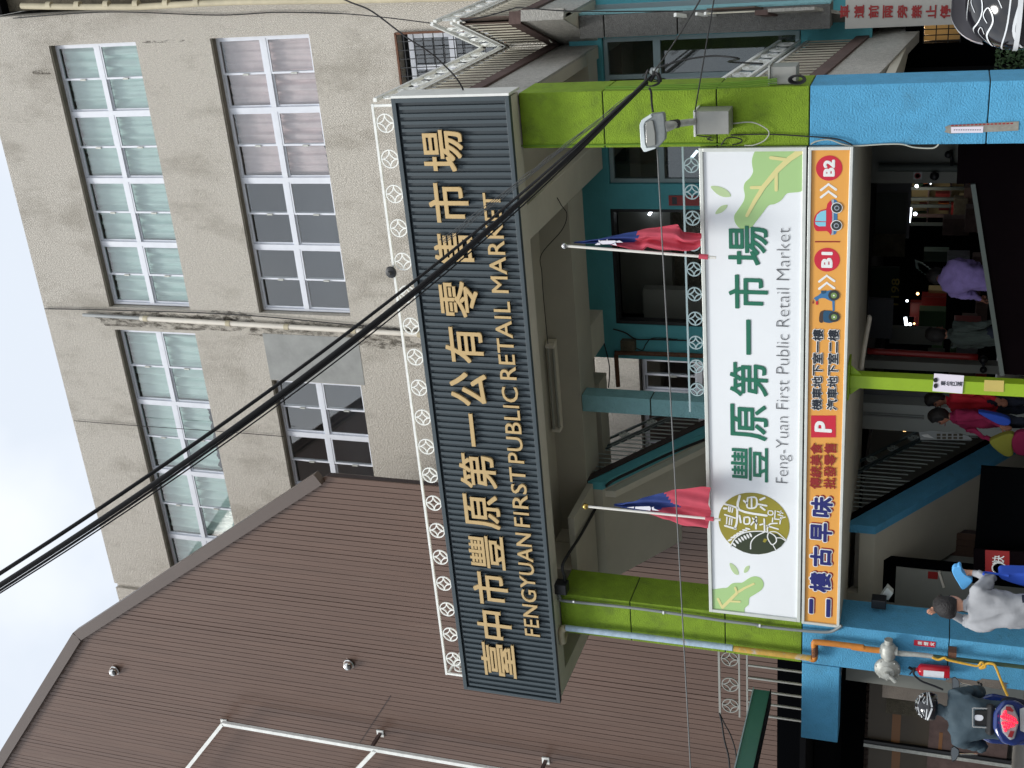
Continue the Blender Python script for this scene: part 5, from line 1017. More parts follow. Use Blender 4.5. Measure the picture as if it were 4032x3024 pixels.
def ptl(p, e, col=(1, .9, .75), r_=.1):
    l_ = bpy.data.lights.new('stall_light', 'POINT'); l_.energy = e; l_.color = col; l_.shadow_soft_size = r_; o = bpy.data.objects.new('stall_light', l_); COL.objects.link(o); o.location = p
ptl(W(A1, 1060, 700, Y=24.3), 3); ptl(W(A2, 960, 760, Y=23.2), .4, (1, .8, .7)); ptl(W(A3, 790, 920, Y=24.2), 2, (1, .8, .6))
for i in range(46):      # dim clutter of the inner stalls
    x = r_.uniform(-11.5, -4.6); yy = r_.uniform(20.5, 25.0); h_ = r_.uniform(.12, .5); z_ = r_.choice([.5, .75, 1.0, 1.3])
    q_ = build(MB().box(x, x + r_.uniform(.15, .55), yy, yy + .3, z_, z_ + h_), 'crate', M[r_.choice(['pdred', 'goods_y', 'goods_g', 'stain', 'cap', 'room', 'cap', 'dkgreen'])], stl, bevel=.01)
# second lit corner (red goods)
st2 = thing('red_stall', 'small stall with red and orange goods under bright lights beyond the ribbed jumper', 'market stall', W(A2, 1000, 750, Y=24))
for q0, q1, mt, Y in (((945, 545), (1070, 705), 'pdred', 23.6), ((1070, 560), (1200, 690), 'curt_p', 24.2), ((985, 690), (1120, 815), 'goods_r', 24.4), ((1040, 690), (1110, 790), 'goods_o', 24.3), ((1120, 700), (1250, 820), 'stain', 24.35)):
    a, b = W(A2, *q0, Y=Y), W(A2, *q1, Y=Y); build(MB().box(b.x, a.x, Y, Y + .2, b.z, a.z), 'goods_panel', M[mt], st2, bevel=.01)
lampo(A2, (890, 708), .03, 24, 'short upright light tube above the red goods', 'tube', (905, 812)); lampo(A2, (945, 782), .05, 24, 'round white lamp over the red goods', 'tube'); lampo(A2, (1028, 443), .045, 23, 'small warm lamp near the dark board', 'warm'); lampo(A2, (910, 522), .04, 23, 'small cold lamp left of the maroon box', 'tube'); lampo(A2, (990, 775), .03, 24, 'small warm bulb by the red goods', 'warm')
f = MB()
for k in range(5): p = W(A2, 1010 + k * 30, 160 + k * 22, Y=22); f.prism([p, p + Vector((.16, 0, .03)), p + Vector((.10, 0, -.12)), p + Vector((-.05, 0, -.10))], (0, .03, 0))
tag(build(f, 'hanging_bags', M['curt_g']), 'pale crumpled bags hanging at a stall above the lilac jacket', 'bags')
# lights behind the lower stair
for q, q2, r_, m_, s in (((880, 565), None, .05, 'warm', 'warm lamp glowing at the top of the lower stair bars'), ((1020, 722), None, .05, 'warm', 'warm lamp lower behind the stair bars'), ((788, 925), None, .05, 'tube', 'bright white lamp in the middle of the stair bars'), ((722, 888), None, .03, 'warm', 'small lamp left of the bright white lamp'), ((785, 1008), None, .03, 'warm', 'small lamp right of the bright white lamp'), ((1022, 782), None, .025, 'warm', 'tiny warm lamp behind the stair bars')): lampo(A3, q, r_, 24, s, m_)
for q0, q1, mt, s in (((1050, 700), (1135, 1000), 'goods_o', 'warm brown board behind the lower stair railing'), ((700, 560), (770, 665), 'goods_y', 'small yellow lit panel high behind the stair'), ((660, 1100), (740, 1250), 'goods_r', 'red striped goods low behind the stair bars')): iwall('stall_panel', s, 'panel', A3, q0, q1, 24.6, mt)
# printed leaflets on the stair rail
lf_ = thing('newspaper', 'printed leaflet hung over the lower stair railing', 'newspaper', W(A3, 1300, 600, Y=16.1))
build(MB().prism([W(A3, a, b, Y=16.1) for a, b in ((1040, 570), (1180, 550), (1450, 575), (1590, 610), (1640, 655), (1450, 658), (1060, 655))], (0, .01, 0)), 'sheet', M['pvcg'], lf_)
f = MB()
for i in range(5):
    for j in range(2): x, y = 1240 + i * 62, 590 + j * 35; f.prism([W(A3, a, b, Y=16.09) for a, b in ((x, y), (x + 42, y), (x + 42, y + 22), (x, y + 22))], (0, .003, 0))
build(f, 'print', M['stain'], lf_); build(MB().prism([W(A3, a, b, Y=16.085) for a, b in ((1062, 600), (1140, 592), (1215, 640), (1100, 625))], (0, .003, 0)), 'photo', M['pwhite'], lf_)
# dark ramp parapet
P = [at(3765, 664, Y=14.2), at(3767, 725, Y=14.2), at(3838, 722, Y=14.2), at(3953, 1474, Y=14.2)]
pts = [(-3.05, 14.2, P[0].z), (P[1].x, 14.2, P[1].z), (P[2].x, 14.2, P[2].z), (P[3].x, 14.2, P[3].z), (P[3].x, 14.2, .13), (-3.05, 14.2, .13)]
tag(build(MB().prism(pts, (0, .14, 0)), 'ramp_parapet', M['mar']), 'dark maroon parapet of the basement ramp with sloping top edge', 'parapet')
build(MB().bar(P[2] + Vector((0, -.02, .02)), P[3] + Vector((0, -.02, .02)), .05), 'parapet_coping', M['shutter'], bpy.data.objects['ramp_parapet']) 
# black panel standing in for the dark void under the lower stair
a = W(A3, 1700, 1130, Y=16)
a, b = W(A3, 1670, 1170, Y=14.3), W(A4, 1672, 1200, Y=14.3); P = [W(A3, 1668, 1170, Y=14.3), W(A3, 1680, 1658, Y=14.3), W(A4, 1650, 590, Y=14.3), W(A4, 1655, 800, Y=14.3)]
tag(build(MB().box(-9.13, W(A3, 1730, 960, Y=14.3).x, 14.3, 14.36, .13, P[1].z), 'dark_void_panel', M['roomb']), 'black panel standing in for the dark void below the stair soffit', 'counter')
tb = thing('red_banner', 'dark red banner with white hand lettering hung low by the dark stair void', 'banner', W(A4, 1900, 750, Y=14.1))
build(MB().prism([W(A4, a, b, Y=14.1) for a, b in ((1650, 600), (2300, 640), (2300, 880), (1650, 860))], (0, .03, 0)), 'cloth', M['mar'], tb); build(MB().prism([W(A4, a, b, Y=14.095) for a, b in ((1780, 610), (2050, 625), (2050, 862), (1780, 855))], (0, .004, 0)), 'panel', M['pdred'], tb)
f = MB()
for i, ch in enumerate('快東'): c = W(A4, 1925, 715 + i * 50, Y=14.09); text_mb(f, ch, c.x - .06, c.x + .06, c.z - .07, c.z + .07, 14.088, .002, .002)
f.lathe([(.09, 0), (.09, .004), (.075, .004), (.075, 0)], W(A4, 1935, 815, Y=14.086), (0, 1, 0), 24); build(f, 'lettering', M['pwhite'], tb)
# ================================================================== LEFT SHOP UNDER THE BLUE BEAM
sp = thing('corner_shop', 'dark shop front with brown sliding doors left of the left blue pillar', 'shop', (-11.5, 14.8, 0))
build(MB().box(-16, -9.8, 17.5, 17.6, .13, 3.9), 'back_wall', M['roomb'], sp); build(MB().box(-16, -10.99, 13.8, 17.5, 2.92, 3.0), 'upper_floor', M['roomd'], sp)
a, b = W(A5, 640, 680, Y=14.4), W(A5, 640, 870, Y=14.4); build(MB().box(b.x, a.x, 14.4, 14.5, .13, a.z), 'side_panel', M['patchb'], sp); build(MB().box(a.x + .0, -9.76, 14.3, 14.4, .13, 2.43), 'jamb', M['intw'], sp)
a, b = W(A5, 490, 820, Y=14.9), W(A5, 450, 1375, Y=14.9); zt = a.z; 
dr = build(MB().box(b.x + .03, b.x + 1.7, 14.9, 14.95, .2, zt), 'sliding_door', M['door'], sp); dr2 = build(MB().box(b.x - 2.6, b.x - .03, 14.96, 15.0, .2, zt - .02), 'sliding_door', M['door'], sp)
a1_, b1_ = W(A5, 745, 1100, Y=14.89), W(A5, 825, 1400, Y=14.89); build(MB().box(b.x + .03, b.x + 1.0, 14.893, 14.898, b1_.z, a1_.z), 'stripe', M['dstripe'], dr); build(MB().box(b.x - 2.6, b.x - .03, 14.953, 14.958, b1_.z - .02, a1_.z - .02), 'stripe', M['dstripe'], dr2)
a1_, b1_ = W(A5, 1165, 1100, Y=14.88), W(A5, 1300, 1400, Y=14.88); build(MB().box(b.x - 2.6, b.x + 1.7, 14.885, 14.892, .2, a1_.z), 'lower_band', M['cap'], dr); build(MB().box(b.x + .03, b.x + .4, 14.88, 14.884, b1_.z, b1_.z + .05), 'lower_stripe', M['dstripe'], dr)
a1_, b1_ = W(A5, 680, 885, Y=14.85), W(A5, 1040, 1100, Y=14.85); build(MB().box(b1_.x, a1_.x, 14.86, 14.878, b1_.z, a1_.z), 'brown_plate', M['stain'], dr)
build(MB().box(b.x - .03, b.x + .03, 14.84, 14.9, .13, zt + .05), 'door_post', M['iron'], sp); build(MB().box(b.x + .03, b.x + .09, 14.85, 14.9, .13, zt + .05), 'door_rail', M['blackp'], sp)
build(MB().box(-16, -9.9, 14.86, 15.1, zt + .05, 2.5), 'lintel', M['roomb'], sp)
# green steel beam of an awning
gbm = thing('awning_beam', 'dark green steel channel beam projecting towards the street at the lower left', 'beam', (-10, 12, 3.4))
e0, e1 = at(*LZ(950, 675), Y=13.0), at(*LZ(1050, 705), Y=13.0); e2 = at(*LZ(850, 672), Y=13.0)
build(MB().box(e2.x - .10, e2.x, 9.0, 13.0, e1.z, e2.z), 'web', M['awn'], gbm); build(MB().box(e2.x - .12, e2.x + .02, 9.0, 13.01, e2.z, e2.z + .014), 'top_flange', M['alu2'], gbm); build(MB().box(e2.x - .22, e2.x + .02, 9.0, 13.01, e1.z - .014, e1.z), 'bottom_flange', M['roomd'], gbm)
build(MB().box(e2.x - 7, e2.x - .1, 9.0, 13.0, e2.z - .05, e2.z - .03), 'awning_sheet', M['dkgreen'], gbm)  # awning sheet widened beyond view to block bounce light onto the cladding
cable('side_cables', [at(*LZ(a, b), Y=12.6) for a, b in ((420, 975), (450, 1100), (480, 1300), (530, 1500), (550, 1700))], .012, 'cable', 'dark cables sagging from the end of the grey side railing')
cable('side_cables', [at(*LZ(a, b), Y=12.7) for a, b in ((425, 980), (480, 1100), (560, 1250), (620, 1450), (640, 1700))], .009, 'cable', 'thinner second cable sagging beside the dark side cables')
# ================================================================== LOWER RIGHT: WALL SIGN, LIT WINDOW, HEDGE
Yq = 15.0
wsn = thing('wall_lettering_sign', 'white wall board with red vertical writing below the lower balcony', 'sign', W(A7, 900, 150, Y=Yq))
a, b = W(A7, 100, 25, Y=Yq), W(A7, 1750, 262, Y=Yq)
build(MB().box(-2.13, -1.80, Yq, Yq + .12, 1.2, 2.72), 'board', mat('aged_white_wall', (176, 174, 168), .8, vary=.05, vscale=4), wsn)
f = MB()
for i, ch in enumerate('車道前兩旁禁止停車'):
    c = W(A7, 225 + i * 160 - 12 + (2 if i else 0), 128 + i * 0.6, Y=Yq - .01); text_mb(f, ch, c.x - .075, c.x + .075, c.z - .058, c.z + .058, Yq - .008, .005, .003)
build(f, 'lettering', M['pdred'], wsn)
w_ = thing('lower_shop_wall', 'very dark wall with a small barred lit window right of the right blue pillar', 'wall', (-2.2, 17, 0))
a, b = W(A7, 1100, 262, Y=17), W(A7, 1500, 470, Y=17)
mb = MB(); wall_with_holes(mb, -3.0, -1.4, .13, 2.1, 17, 17.1, [(b.x, a.x + .3, b.z, a.z)]); build(mb, 'wall', M['roomb'], w_)
build(MB().box(b.x - .1, a.x + .5, 17.9, 18, b.z - .2, a.z + .2), 'lit_room', M['goods_y'], w_); ptl(((a.x + b.x) / 2, 17.4, a.z - .02), 2.2, (1, .66, .36), .05)
f = MB()
for k in (0, .33, .66, 1): f.bar((b.x, 16.98, b.z + (a.z - b.z) * k), (a.x + .3, 16.98, b.z + (a.z - b.z) * k), .014)
for k in (.1, .35, .6, .85, 1.1): f.bar((b.x + k * .3, 16.98, b.z), (b.x + k * .3, 16.98, a.z), .012)
build(f, 'window_bars', M['blackp'], w_)
hg = MB(); r_ = random.Random(2); c = W(A7, 2150, 620, Y=14.5)
for k in range(900):
    p = Vector((c.x + r_.gauss(0, .13), 14.5 + r_.gauss(0, .15), min(c.z + .22, c.z - .35 + abs(r_.gauss(0, .27))))); u = Vector((r_.uniform(-1, 1), r_.uniform(-1, 1), r_.uniform(-1, 1))).normalized() * .03; v = u.orthogonal().normalized() * .014
    hg.add([p - u, p + v, p + u, p - v], [(0, 1, 2, 3)])
sb = thing('shrub', 'dark leafy shrub low beside the right blue pillar', 'plant', (c.x, 14.5, .13)); o = build(hg, 'crown', M['leafm'], sb, kind='stuff'); build(MB().tube([(c.x, 14.5, .13), (c.x, 14.5, c.z - .2)], .02, 8), 'trunk', M['stain'], sb)
# ================================================================== PEOPLE
import bmesh
def skin_mesh(J, E, root, sub=2):
    """J: name -> (position, radius x, radius y); E: edges; one continuous surface"""
    bm = bmesh.new(); L = bm.verts.layers.skin.verify(); V = {}
    for k, (p, rx, ry) in J.items():
        v = bm.verts.new(p); v[L].radius = (rx, ry); v[L].use_root = (k == root); V[k] = v
    for a, b in E: bm.edges.new((V[a], V[b]))
    me = bpy.data.meshes.new('skeleton'); bm.to_mesh(me); bm.free()
    o = bpy.data.objects.new('skeleton', me); COL.objects.link(o)
    o.modifiers.new('skin', 'SKIN').use_smooth_shade = True
    s = o.modifiers.new('sub', 'SUBSURF'); s.levels = sub; s.render_levels = sub
    bpy.context.view_layer.update()
    r = bpy.data.meshes.new_from_object(o.evaluated_get(bpy.context.evaluated_depsgraph_get()))
    bpy.data.objects.remove(o); bpy.data.meshes.remove(me); return r
def hand_joints(J, E, side, wrist, dirv, up, s=1.0, curl=.5):
    d = Vector(dirv).normalized(); u = Vector(up); u = (u - d * u.dot(d)).normalized(); q = d.cross(u) * (1 if side == 'R' else -1)
    palm = wrist + d * .045 * s; J['palm' + side] = (palm, .030 * s, .018 * s); E.append(('wr' + side, 'palm' + side))
    for i, (off, ln) in enumerate(((.030, .068), (.011, .078), (-.010, .072), (-.029, .056))):
        k = palm + d * .035 * s + u * off * s; a = k + d * ln * .5 * s - q * curl * .01; b = a + d * ln * .45 * s * (1 - curl * .6) - q * ln * curl * .5 * s
        for n_, p in (('k', k), ('m', a), ('t', b)): J[f'f{i}{n_}{side}'] = (p, .0095 * s, .0095 * s)
        E += [('palm' + side, f'f{i}k{side}'), (f'f{i}k{side}', f'f{i}m{side}'), (f'f{i}m{side}', f'f{i}t{side}')]
    t0 = palm + u * .035 * s + d * .0; t1 = t0 + u * .03 * s + d * .035 * s - q * .015 * s
    J['th0' + side] = (t0, .012 * s, .012 * s); J['th1' + side] = (t1, .010 * s, .010 * s); E += [('palm' + side, 'th0' + side), ('th0' + side, 'th1' + side)]
def person(label, J, colors, group=None, bulk=1, armb=1, head='head', face=(0, 1, 0), hairstyle='short', hands=True, handdir=None, helmet=None, root='pelvis', hairm='hair'):
    """J holds joint positions (Vectors); colors: torso, legs, sleeves, skin, shoes"""
    R_ = dict(pelvis=(.150, .115), waist=(.135, .105), chest=(.160, .115), neckb=(.075, .065), neck=(.052, .052), head=(.078, .088), top=(.074, .088), shR=(.075, .07), shL=(.075, .07), elR=(.046, .046), elL=(.046, .046), wrR=(.032, .03), wrL=(.032, .03),
              hipR=(.095, .095), hipL=(.095, .095), knR=(.062, .062), knL=(.062, .062), anR=(.042, .042), anL=(.042, .042), toR=(.035, .045), toL=(.035, .045))
    for k in ('chest', 'waist', 'pelvis'): R_[k] = tuple(q * bulk for q in R_[k])
    for k in ('shR', 'shL', 'elR', 'elL'): R_[k] = tuple(q * armb for q in R_[k])
    K = {k: (Vector(v), *R_[k]) for k, v in J.items()}
    E = [('pelvis', 'waist'), ('waist', 'chest'), ('chest', 'neckb'), ('neckb', 'neck'), ('neck', 'head'), ('head', 'top')]
    for s in 'RL': E += [('chest', 'sh' + s), ('sh' + s, 'el' + s), ('el' + s, 'wr' + s), ('pelvis', 'hip' + s), ('hip' + s, 'kn' + s), ('kn' + s, 'an' + s), ('an' + s, 'to' + s)]
    fd = Vector(face).normalized(); hc = (K['head'][0] + K['top'][0]) / 2; side = fd.cross(Vector((0, 0, 1))).normalized()
    for s in 'RL':
        if hands: hand_joints(K, E, s, K['wr' + s][0], (handdir or {}).get(s, K['wr' + s][0] - K['el' + s][0]), (0, 0, 1) if abs((K['wr' + s][0] - K['el' + s][0]).normalized().z) < .8 else fd)
    # nose, chin and ears grow out of the head
    K['nose'] = (K['head'][0] + fd * .098 + Vector((0, 0, .025)), .012, .012); E.append(('head', 'nose'))
    K['chin'] = (K['head'][0] + fd * .05 + Vector((0, 0, -.06)), .035, .03); E.append(('head', 'chin'))
    me = skin_mesh(K, E, root, 3)
    me.update(); nrm = [Vector(v.normal) for v in me.vertices]; hz = K['neck'][0].z - .03; sd = len(label) * .37
    armp = [(K['sh' + q][0], K['el' + q][0], K['wr' + q][0]) for q in 'RL']
    for v, nv in zip(me.vertices, nrm):      # creases of the clothing: ridged noise, tighter around the elbows and waist
        c = v.co
        if c.z > hz or min((c - a[2]).length for a in armp) < .075: continue
        near = min(min((c - a[1]).length for a in armp), abs(c.z - K['waist'][0].z) + .06)
        q = Vector((c.x * 7 + sd, c.y * 7, c.z * 4.5 + c.x * 5)); f_ = 1 - abs(mnoise.noise(q)) * 2.4; g_ = 1 - abs(mnoise.noise(q * 2.3 + Vector((3, 1, 7)))) * 2.2
        v.co = c + nv * ((f_ - .35) * .025 + (g_ - .4) * .008 * (1.7 if near < .16 else 1))
    mats = [M[colors[k]] for k in ('torso', 'legs', 'sleeve', 'skin', 'shoe')]
    for m in mats: me.materials.append(m)
    segs = [('pelvis', 'waist', 0), ('waist', 'chest', 0), ('chest', 'neckb', 0), ('neckb', 'neck', colors.get('neck', 3)), ('neck', 'head', colors.get('neck', 3)), ('head', 'top', 3), ('head', 'nose', 3), ('head', 'chin', 3), ('chest', 'shR', 0), ('chest', 'shL', 0)]
    for s in 'RL': segs += [('sh' + s, 'el' + s, 2), ('el' + s, 'wr' + s, 2), ('hip' + s, 'kn' + s, 1), ('kn' + s, 'an' + s, 1), ('an' + s, 'to' + s, 4), ('pelvis', 'hip' + s, 1)]
    for a, b in E:
        if a.startswith(('palm', 'f', 'th', 'wr')) : segs.append((a, b, 3))
    for p in me.polygons:
        c = p.center; best = None
        for a, b, m in segs:
            A, B = K[a][0], K[b][0]; t = max(0, min(1, (c - A).dot(B - A) / max((B - A).length_squared, 1e-9))); dd = (c - (A + (B - A) * t)).length - (K[a][1] * (1 - t) + K[b][1] * t) + (.06 if (a, m) == ('pelvis', 1) else 0)
            if best is None or dd < best[0]: best = (dd, m)
        p.material_index = best[1]; p.use_smooth = True
    base = Vector((K['pelvis'][0].x, K['pelvis'][0].y, 0)); me.transform(Matrix.Translation(-base))
    o = link('person', me, None, base); tag(o, label, 'person', group)
    # face and hair
    e = MB()
    for s in (-1, 1): e.ball(hc + fd * .082 + side * .032 * s + Vector((0, 0, .0)), (.013, .013, .009), 10, 6)
    build(e, 'eyes', M['blackp'], o, smooth=True); build(MB().ball(K['head'][0] + fd * .09 + Vector((0, 0, -.028)), (.026, .026, .006), 10, 6), 'mouth', M['pdred'], o, smooth=True)
    e = MB()
    for s in (-1, 1): e.ball(hc + side * .085 * s - fd * .005, (.014, .02, .03), 10, 6)
    build(e, 'ears', M[colors['skin']], o, smooth=True)
    if hairstyle:
        r_ = random.Random(len(label)); ph = [r_.uniform(0, 6) for _ in range(3)]
        def fn(d):
            bump_ = 1 + .035 * math.sin(d.x * 11 + ph[0]) * math.sin(d.z * 9 + ph[1]) + .03 * math.sin(d.y * 15 + ph[2])
            f_ = d.dot(fd); low = -.45 if hairstyle == 'short' else -1
            if f_ > .35 and d.z < .45: bump_ *= .72
            if d.z < low: bump_ *= max(.3, 1 + (d.z - low) * .8)
            return d * bump_
        c = hc - fd * .012 + Vector((0, 0, .012)); build(MB().ball(c, (.112, .122, .132) if hairstyle == 'short' else (.115, .12, .14), 28, 18, fn), 'hair', M[hairm], o, smooth=True)
    return o
def std(neck, lean=(0, 0), fd=(0, 1, 0), ground=.13, h=1.55, wid=.19, arms=None):
    """joints of an upright figure hung from its neck base point"""
    n = Vector(neck); f = Vector(fd).normalized(); r = f.cross(Vector((0, 0, 1))).normalized(); leanv = Vector((*lean, 0)); tl = n.z - ground; 
    hip = Vector((n.x, n.y, ground + tl * .60)) - leanv
    J = dict(neckb=n, neck=n + leanv * .15 + Vector((0, 0, .06)), head=n + leanv * .3 + f * .02 + Vector((0, 0, .14)), top=n + leanv * .35 + f * .01 + Vector((0, 0, .21)), chest=n.lerp(hip, .28), waist=n.lerp(hip, .68), pelvis=hip)
    for s, k in (('R', 1), ('L', -1)):
        sh = n + r * wid * k + Vector((0, 0, -.07)); J['sh' + s] = sh; J['el' + s] = sh + r * .05 * k + Vector((0, 0, -.27)); J['wr' + s] = J['el' + s] + f * .10 + Vector((0, 0, -.22))
        J['hip' + s] = hip + r * .09 * k + Vector((0, 0, -.05)); J['kn' + s] = Vector((hip.x, hip.y, ground + (hip.z - ground) * .5)) + r * .1 * k + f * .03; J['an' + s] = Vector((hip.x, hip.y, ground + .08)) + r * .1 * k; J['to' + s] = J['an' + s] + f * .15 + Vector((0, 0, -.04))
    if arms: J.update(arms)
    return J
# man in grey with the light blue hat
Ym = 10.0
nb_ = W(A4, 1600, 1225, Y=Ym)
J = std(nb_, fd=(.25, 1, 0), ground=.0, wid=.185)
J['head'] = W(A4, 1425, 1225, Y=Ym) ; J['top'] = W(A4, 1335, 1222, Y=Ym); J['neck'] = W(A4, 1530, 1225, Y=Ym)
J['shR'] = W(A4, 1715, 1040, Y=Ym); J['elR'] = W(A4, 1865, 915, Y=Ym + .14); J['wrR'] = W(A4, 1650, 868, Y=Ym + .26)
J['shL'] = W(A4, 1690, 1430, Y=Ym); J['elL'] = W(A4, 1560, 1400, Y=Ym + .30); J['wrL'] = W(A4, 1300, 1270, Y=Ym + .17)
man = person('man in grey jersey seen from behind, lifting a light blue hat', J, dict(torso='grey', legs='jeans', sleeve='grey', skin='skin', shoe='blackp'), bulk=1.12, armb=1.1, face=(.2, 1, 0), handdir=dict(L=(0, -.5, 1), R=(0, .1, 1)))
f = MB(); Q = [(1410, 845), (1435, 805), (1470, 800), (1490, 780), (1515, 800), (1520, 840), (1560, 890), (1640, 945), (1600, 1010), (1530, 1055), (1480, 985), (1440, 920)]
P = smooth_closed([W(A4, a, b, Y=Ym + .20) for a, b in Q], 3)
o = tag(build(MB().prism(P, (0, .07, 0)), 'sun_hat', M['cyanc'], smooth='auto', bevel=.02), 'light blue cloth hat held up in the hand of the man in grey', 'hat')
bag = thing('shoulder_bag', 'bright blue bag hanging from the shoulder of the man in grey', 'bag', W(A4, 2100, 950, Y=Ym + .1))
P = [W(A4, a, b, Y=Ym + .12) for a, b in ((1950, 875), (2230, 880), (2500, 860), (2520, 1060), (2240, 1030), (1960, 940))]; build(MB().prism(smooth_closed(P, 2), (0, .16, 0)), 'pouch', M['bluebag'], bag, smooth='auto', bevel=.02)
build(MB().tube(smooth_open([W(A4, 1760, 880, Y=Ym + .02), W(A4, 1790, 860, Y=Ym + .1), W(A4, 1960, 885, Y=Ym + .12), W(A4, 2050, 900, Y=Ym + .1)]), .012, 6), 'strap', M['bluebag'], bag)
# rider on the blue scooter
Yr_ = 10.6
SV = Vector((-8.12, 10.6, 0)); fh = SV.normalized(); rh = Vector((fh.y, -fh.x, 0)); SD = SV.length      # the scooter heads straight away down the street
def RW(a, b, d=0):
    p = A5(a, b); q = R.transposed() @ Vector(((3024 - p[1]) - 1512, p[0] - 2016, F)); return CAM + q * ((SD + d) / q.dot(fh))
SBASE = SV.copy(); Yr_ = SBASE.y
def loc_(p): p = p - SBASE; return Vector((SBASE.x + p.dot(rh), SBASE.y + p.dot(fh), p.z))      # world point -> scooter frame, drawn before it is turned
def RJ(a, b, d=0): return loc_(RW(a, b, d))
J = dict(neckb=RJ(1370, 1060), neck=RJ(1300, 1020, -.01), head=RJ(1215, 975, .03), top=RJ(1130, 965, .03), chest=RJ(1580, 1100), waist=RJ(1830, 1120), pelvis=RJ(2010, 1130))
J['shR'] = RJ(1475, 850); J['shL'] = RJ(1500, 1340); J['elR'] = RJ(1700, 815, .16); J['elL'] = RJ(1735, 1400, .16); J['wrR'] = RJ(1730, 800, .46); J['wrL'] = RJ(1720, 1440, .46)
px = J['pelvis'].x; 
for s, k in (('R', 1), ('L', -1)):
    J['hip' + s] = J['pelvis'] + Vector((.1 * k, .06, -.02)); J['kn' + s] = Vector((px + .17 * k, Yr_ + .46, .62)); J['an' + s] = Vector((px + .15 * k, Yr_ + .42, .30)); J['to' + s] = Vector((px + .15 * k, Yr_ + .58, .27))
JL = dict(J); J = {k: SBASE + rh * (v.x - SBASE.x) + fh * (v.y - SBASE.y) + Vector((0, 0, v.z)) for k, v in J.items()}
rider = person('scooter rider in slate grey jacket seen from behind, black helmet with white pattern', J, dict(torso='rjack', legs='jeans', sleeve='rjack', skin='skin', shoe='blackp', neck=0), hairstyle=None, bulk=1.36, armb=1.35, face=fh, handdir=dict(R=fh, L=fh))
def helmet(parent, c, r, tilt=0, fd=(0, 1, 0), pw=.75):
    c = Vector(c); fd = Vector(fd).normalized(); sd = fd.cross(Vector((0, 0, 1)))
    def fn(d):
        if d.z < -.45: return Vector((d.x * .96, d.y * .96, -.45 - (abs(d.z) - .45) * .25))
        return d
    h = build(MB().ball(c, (r * .93, r * 1.08, r), 36, 24, fn), 'helmet', M['helb'], parent, smooth='auto')
    f = MB(); 
    def onball(az, el, k=1.012): d = fd * math.cos(el) * math.cos(az) + sd * math.cos(el) * math.sin(az) + Vector((0, 0, math.sin(el))); return c + Vector((d.x * r * .93, d.y * r * 1.08, d.z * r)) * k
    def band(pts, w):
        pts = [Vector(p) for p in smooth_open([(*p, 0) for p in pts], 5)]; vs = []; n = len(pts)
        for i, p in enumerate(pts):
            t = (pts[min(i + 1, n - 1)] - pts[max(i - 1, 0)]).normalized(); q = Vector((-t.y, t.x, 0)) * ((w if not isinstance(w, tuple) else w[0] + (w[1] - w[0]) * i / n) * pw)
            for k in (-1, 1): vs.append(onball(p.x + q.x * k, p.y + q.y * k))
        f.add(vs, [(2 * i, 2 * i + 1, 2 * i + 3, 2 * i + 2) for i in range(n - 1)])
    for s in (-1, 1):
        band([(s * .5, .15), (s * 1.2, .28), (s * 2.0, .22), (s * 3.0, .18)], .035)
        band([(s * .6, .75), (s * 1.3, .95), (s * 2.2, .75), (s * 3.0, .9)], (.05, .02)); band([(s * 1.0, .45), (s * 1.5, .6), (s * 2.0, .5), (s * 2.3, .62), (s * 2.1, .72), (s * 1.9, .62)], (.05, .02))
        band([(s * 1.2, -.1), (s * 1.8, .1), (s * 2.5, .0), (s * 3.1, -.15)], (.05, .09)); band([(s * 2.3, .35), (s * 2.7, .5), (s * 2.9, .38), (s * 2.7, .32)], .02); band([(s * .9, 1.2), (s * 1.8, 1.25), (s * 2.8, 1.2)], .03)
        band([(s * 2.1, .95), (s * 2.5, 1.1), (s * 2.9, .98), (s * 2.6, .9)], .02); band([(s * 1.2, .6), (s * 1.4, .8), (s * 1.7, .75), (s * 1.5, .66)], .02)
    build(f, 'helmet_pattern', M['helw'], h, smooth=True); return h, onball
helmet(rider, RW(1160, 970, .02), .142, fd=fh)
Jw = J; J = JL
sc_ = thing('scooter', 'blue motor scooter with glowing red tail lamp under the rider in the slate jacket', 'scooter', (SBASE.x, SBASE.y, 0))
tl = RJ(2045, 1150, -.48); sx = tl.x
def ell(mb, c, r, fn=None): return mb.ball(c, r, 24, 14, fn)
f = MB(); f.prism([(sx - .22, Yr_ - .40, .60), (sx - .20, Yr_ - .45, .72), (sx - .08, Yr_ - .42, .80), (sx + .08, Yr_ - .42, .80), (sx + .20, Yr_ - .45, .72), (sx + .22, Yr_ - .40, .60), (sx + .14, Yr_ - .38, .46), (sx - .14, Yr_ - .38, .46)], (0, .75, -.04))
build(f, 'body', M['scblue'], sc_, smooth='auto', bevel=.035)
build(MB().prism([(sx - .17, Yr_ + .2, .30), (sx + .17, Yr_ + .2, .30), (sx + .17, Yr_ + .75, .30), (sx - .17, Yr_ + .75, .30)], (0, 0, .06)), 'footboard', M['seat'], sc_, bevel=.01)
build(MB().prism([(sx - .22, Yr_ + .76, .30), (sx + .22, Yr_ + .76, .30), (sx + .26, Yr_ + .72, .75), (sx + .14, Yr_ + .66, 1.0), (sx - .14, Yr_ + .66, 1.0), (sx - .26, Yr_ + .72, .75)], (0, .10, 0)), 'front_shield', M['scblue'], sc_, bevel=.03)
build(MB().box(sx - .15, sx + .15, Yr_ - .36, Yr_ + .34, .78, .85), 'seat', M['seat'], sc_, bevel=.03)
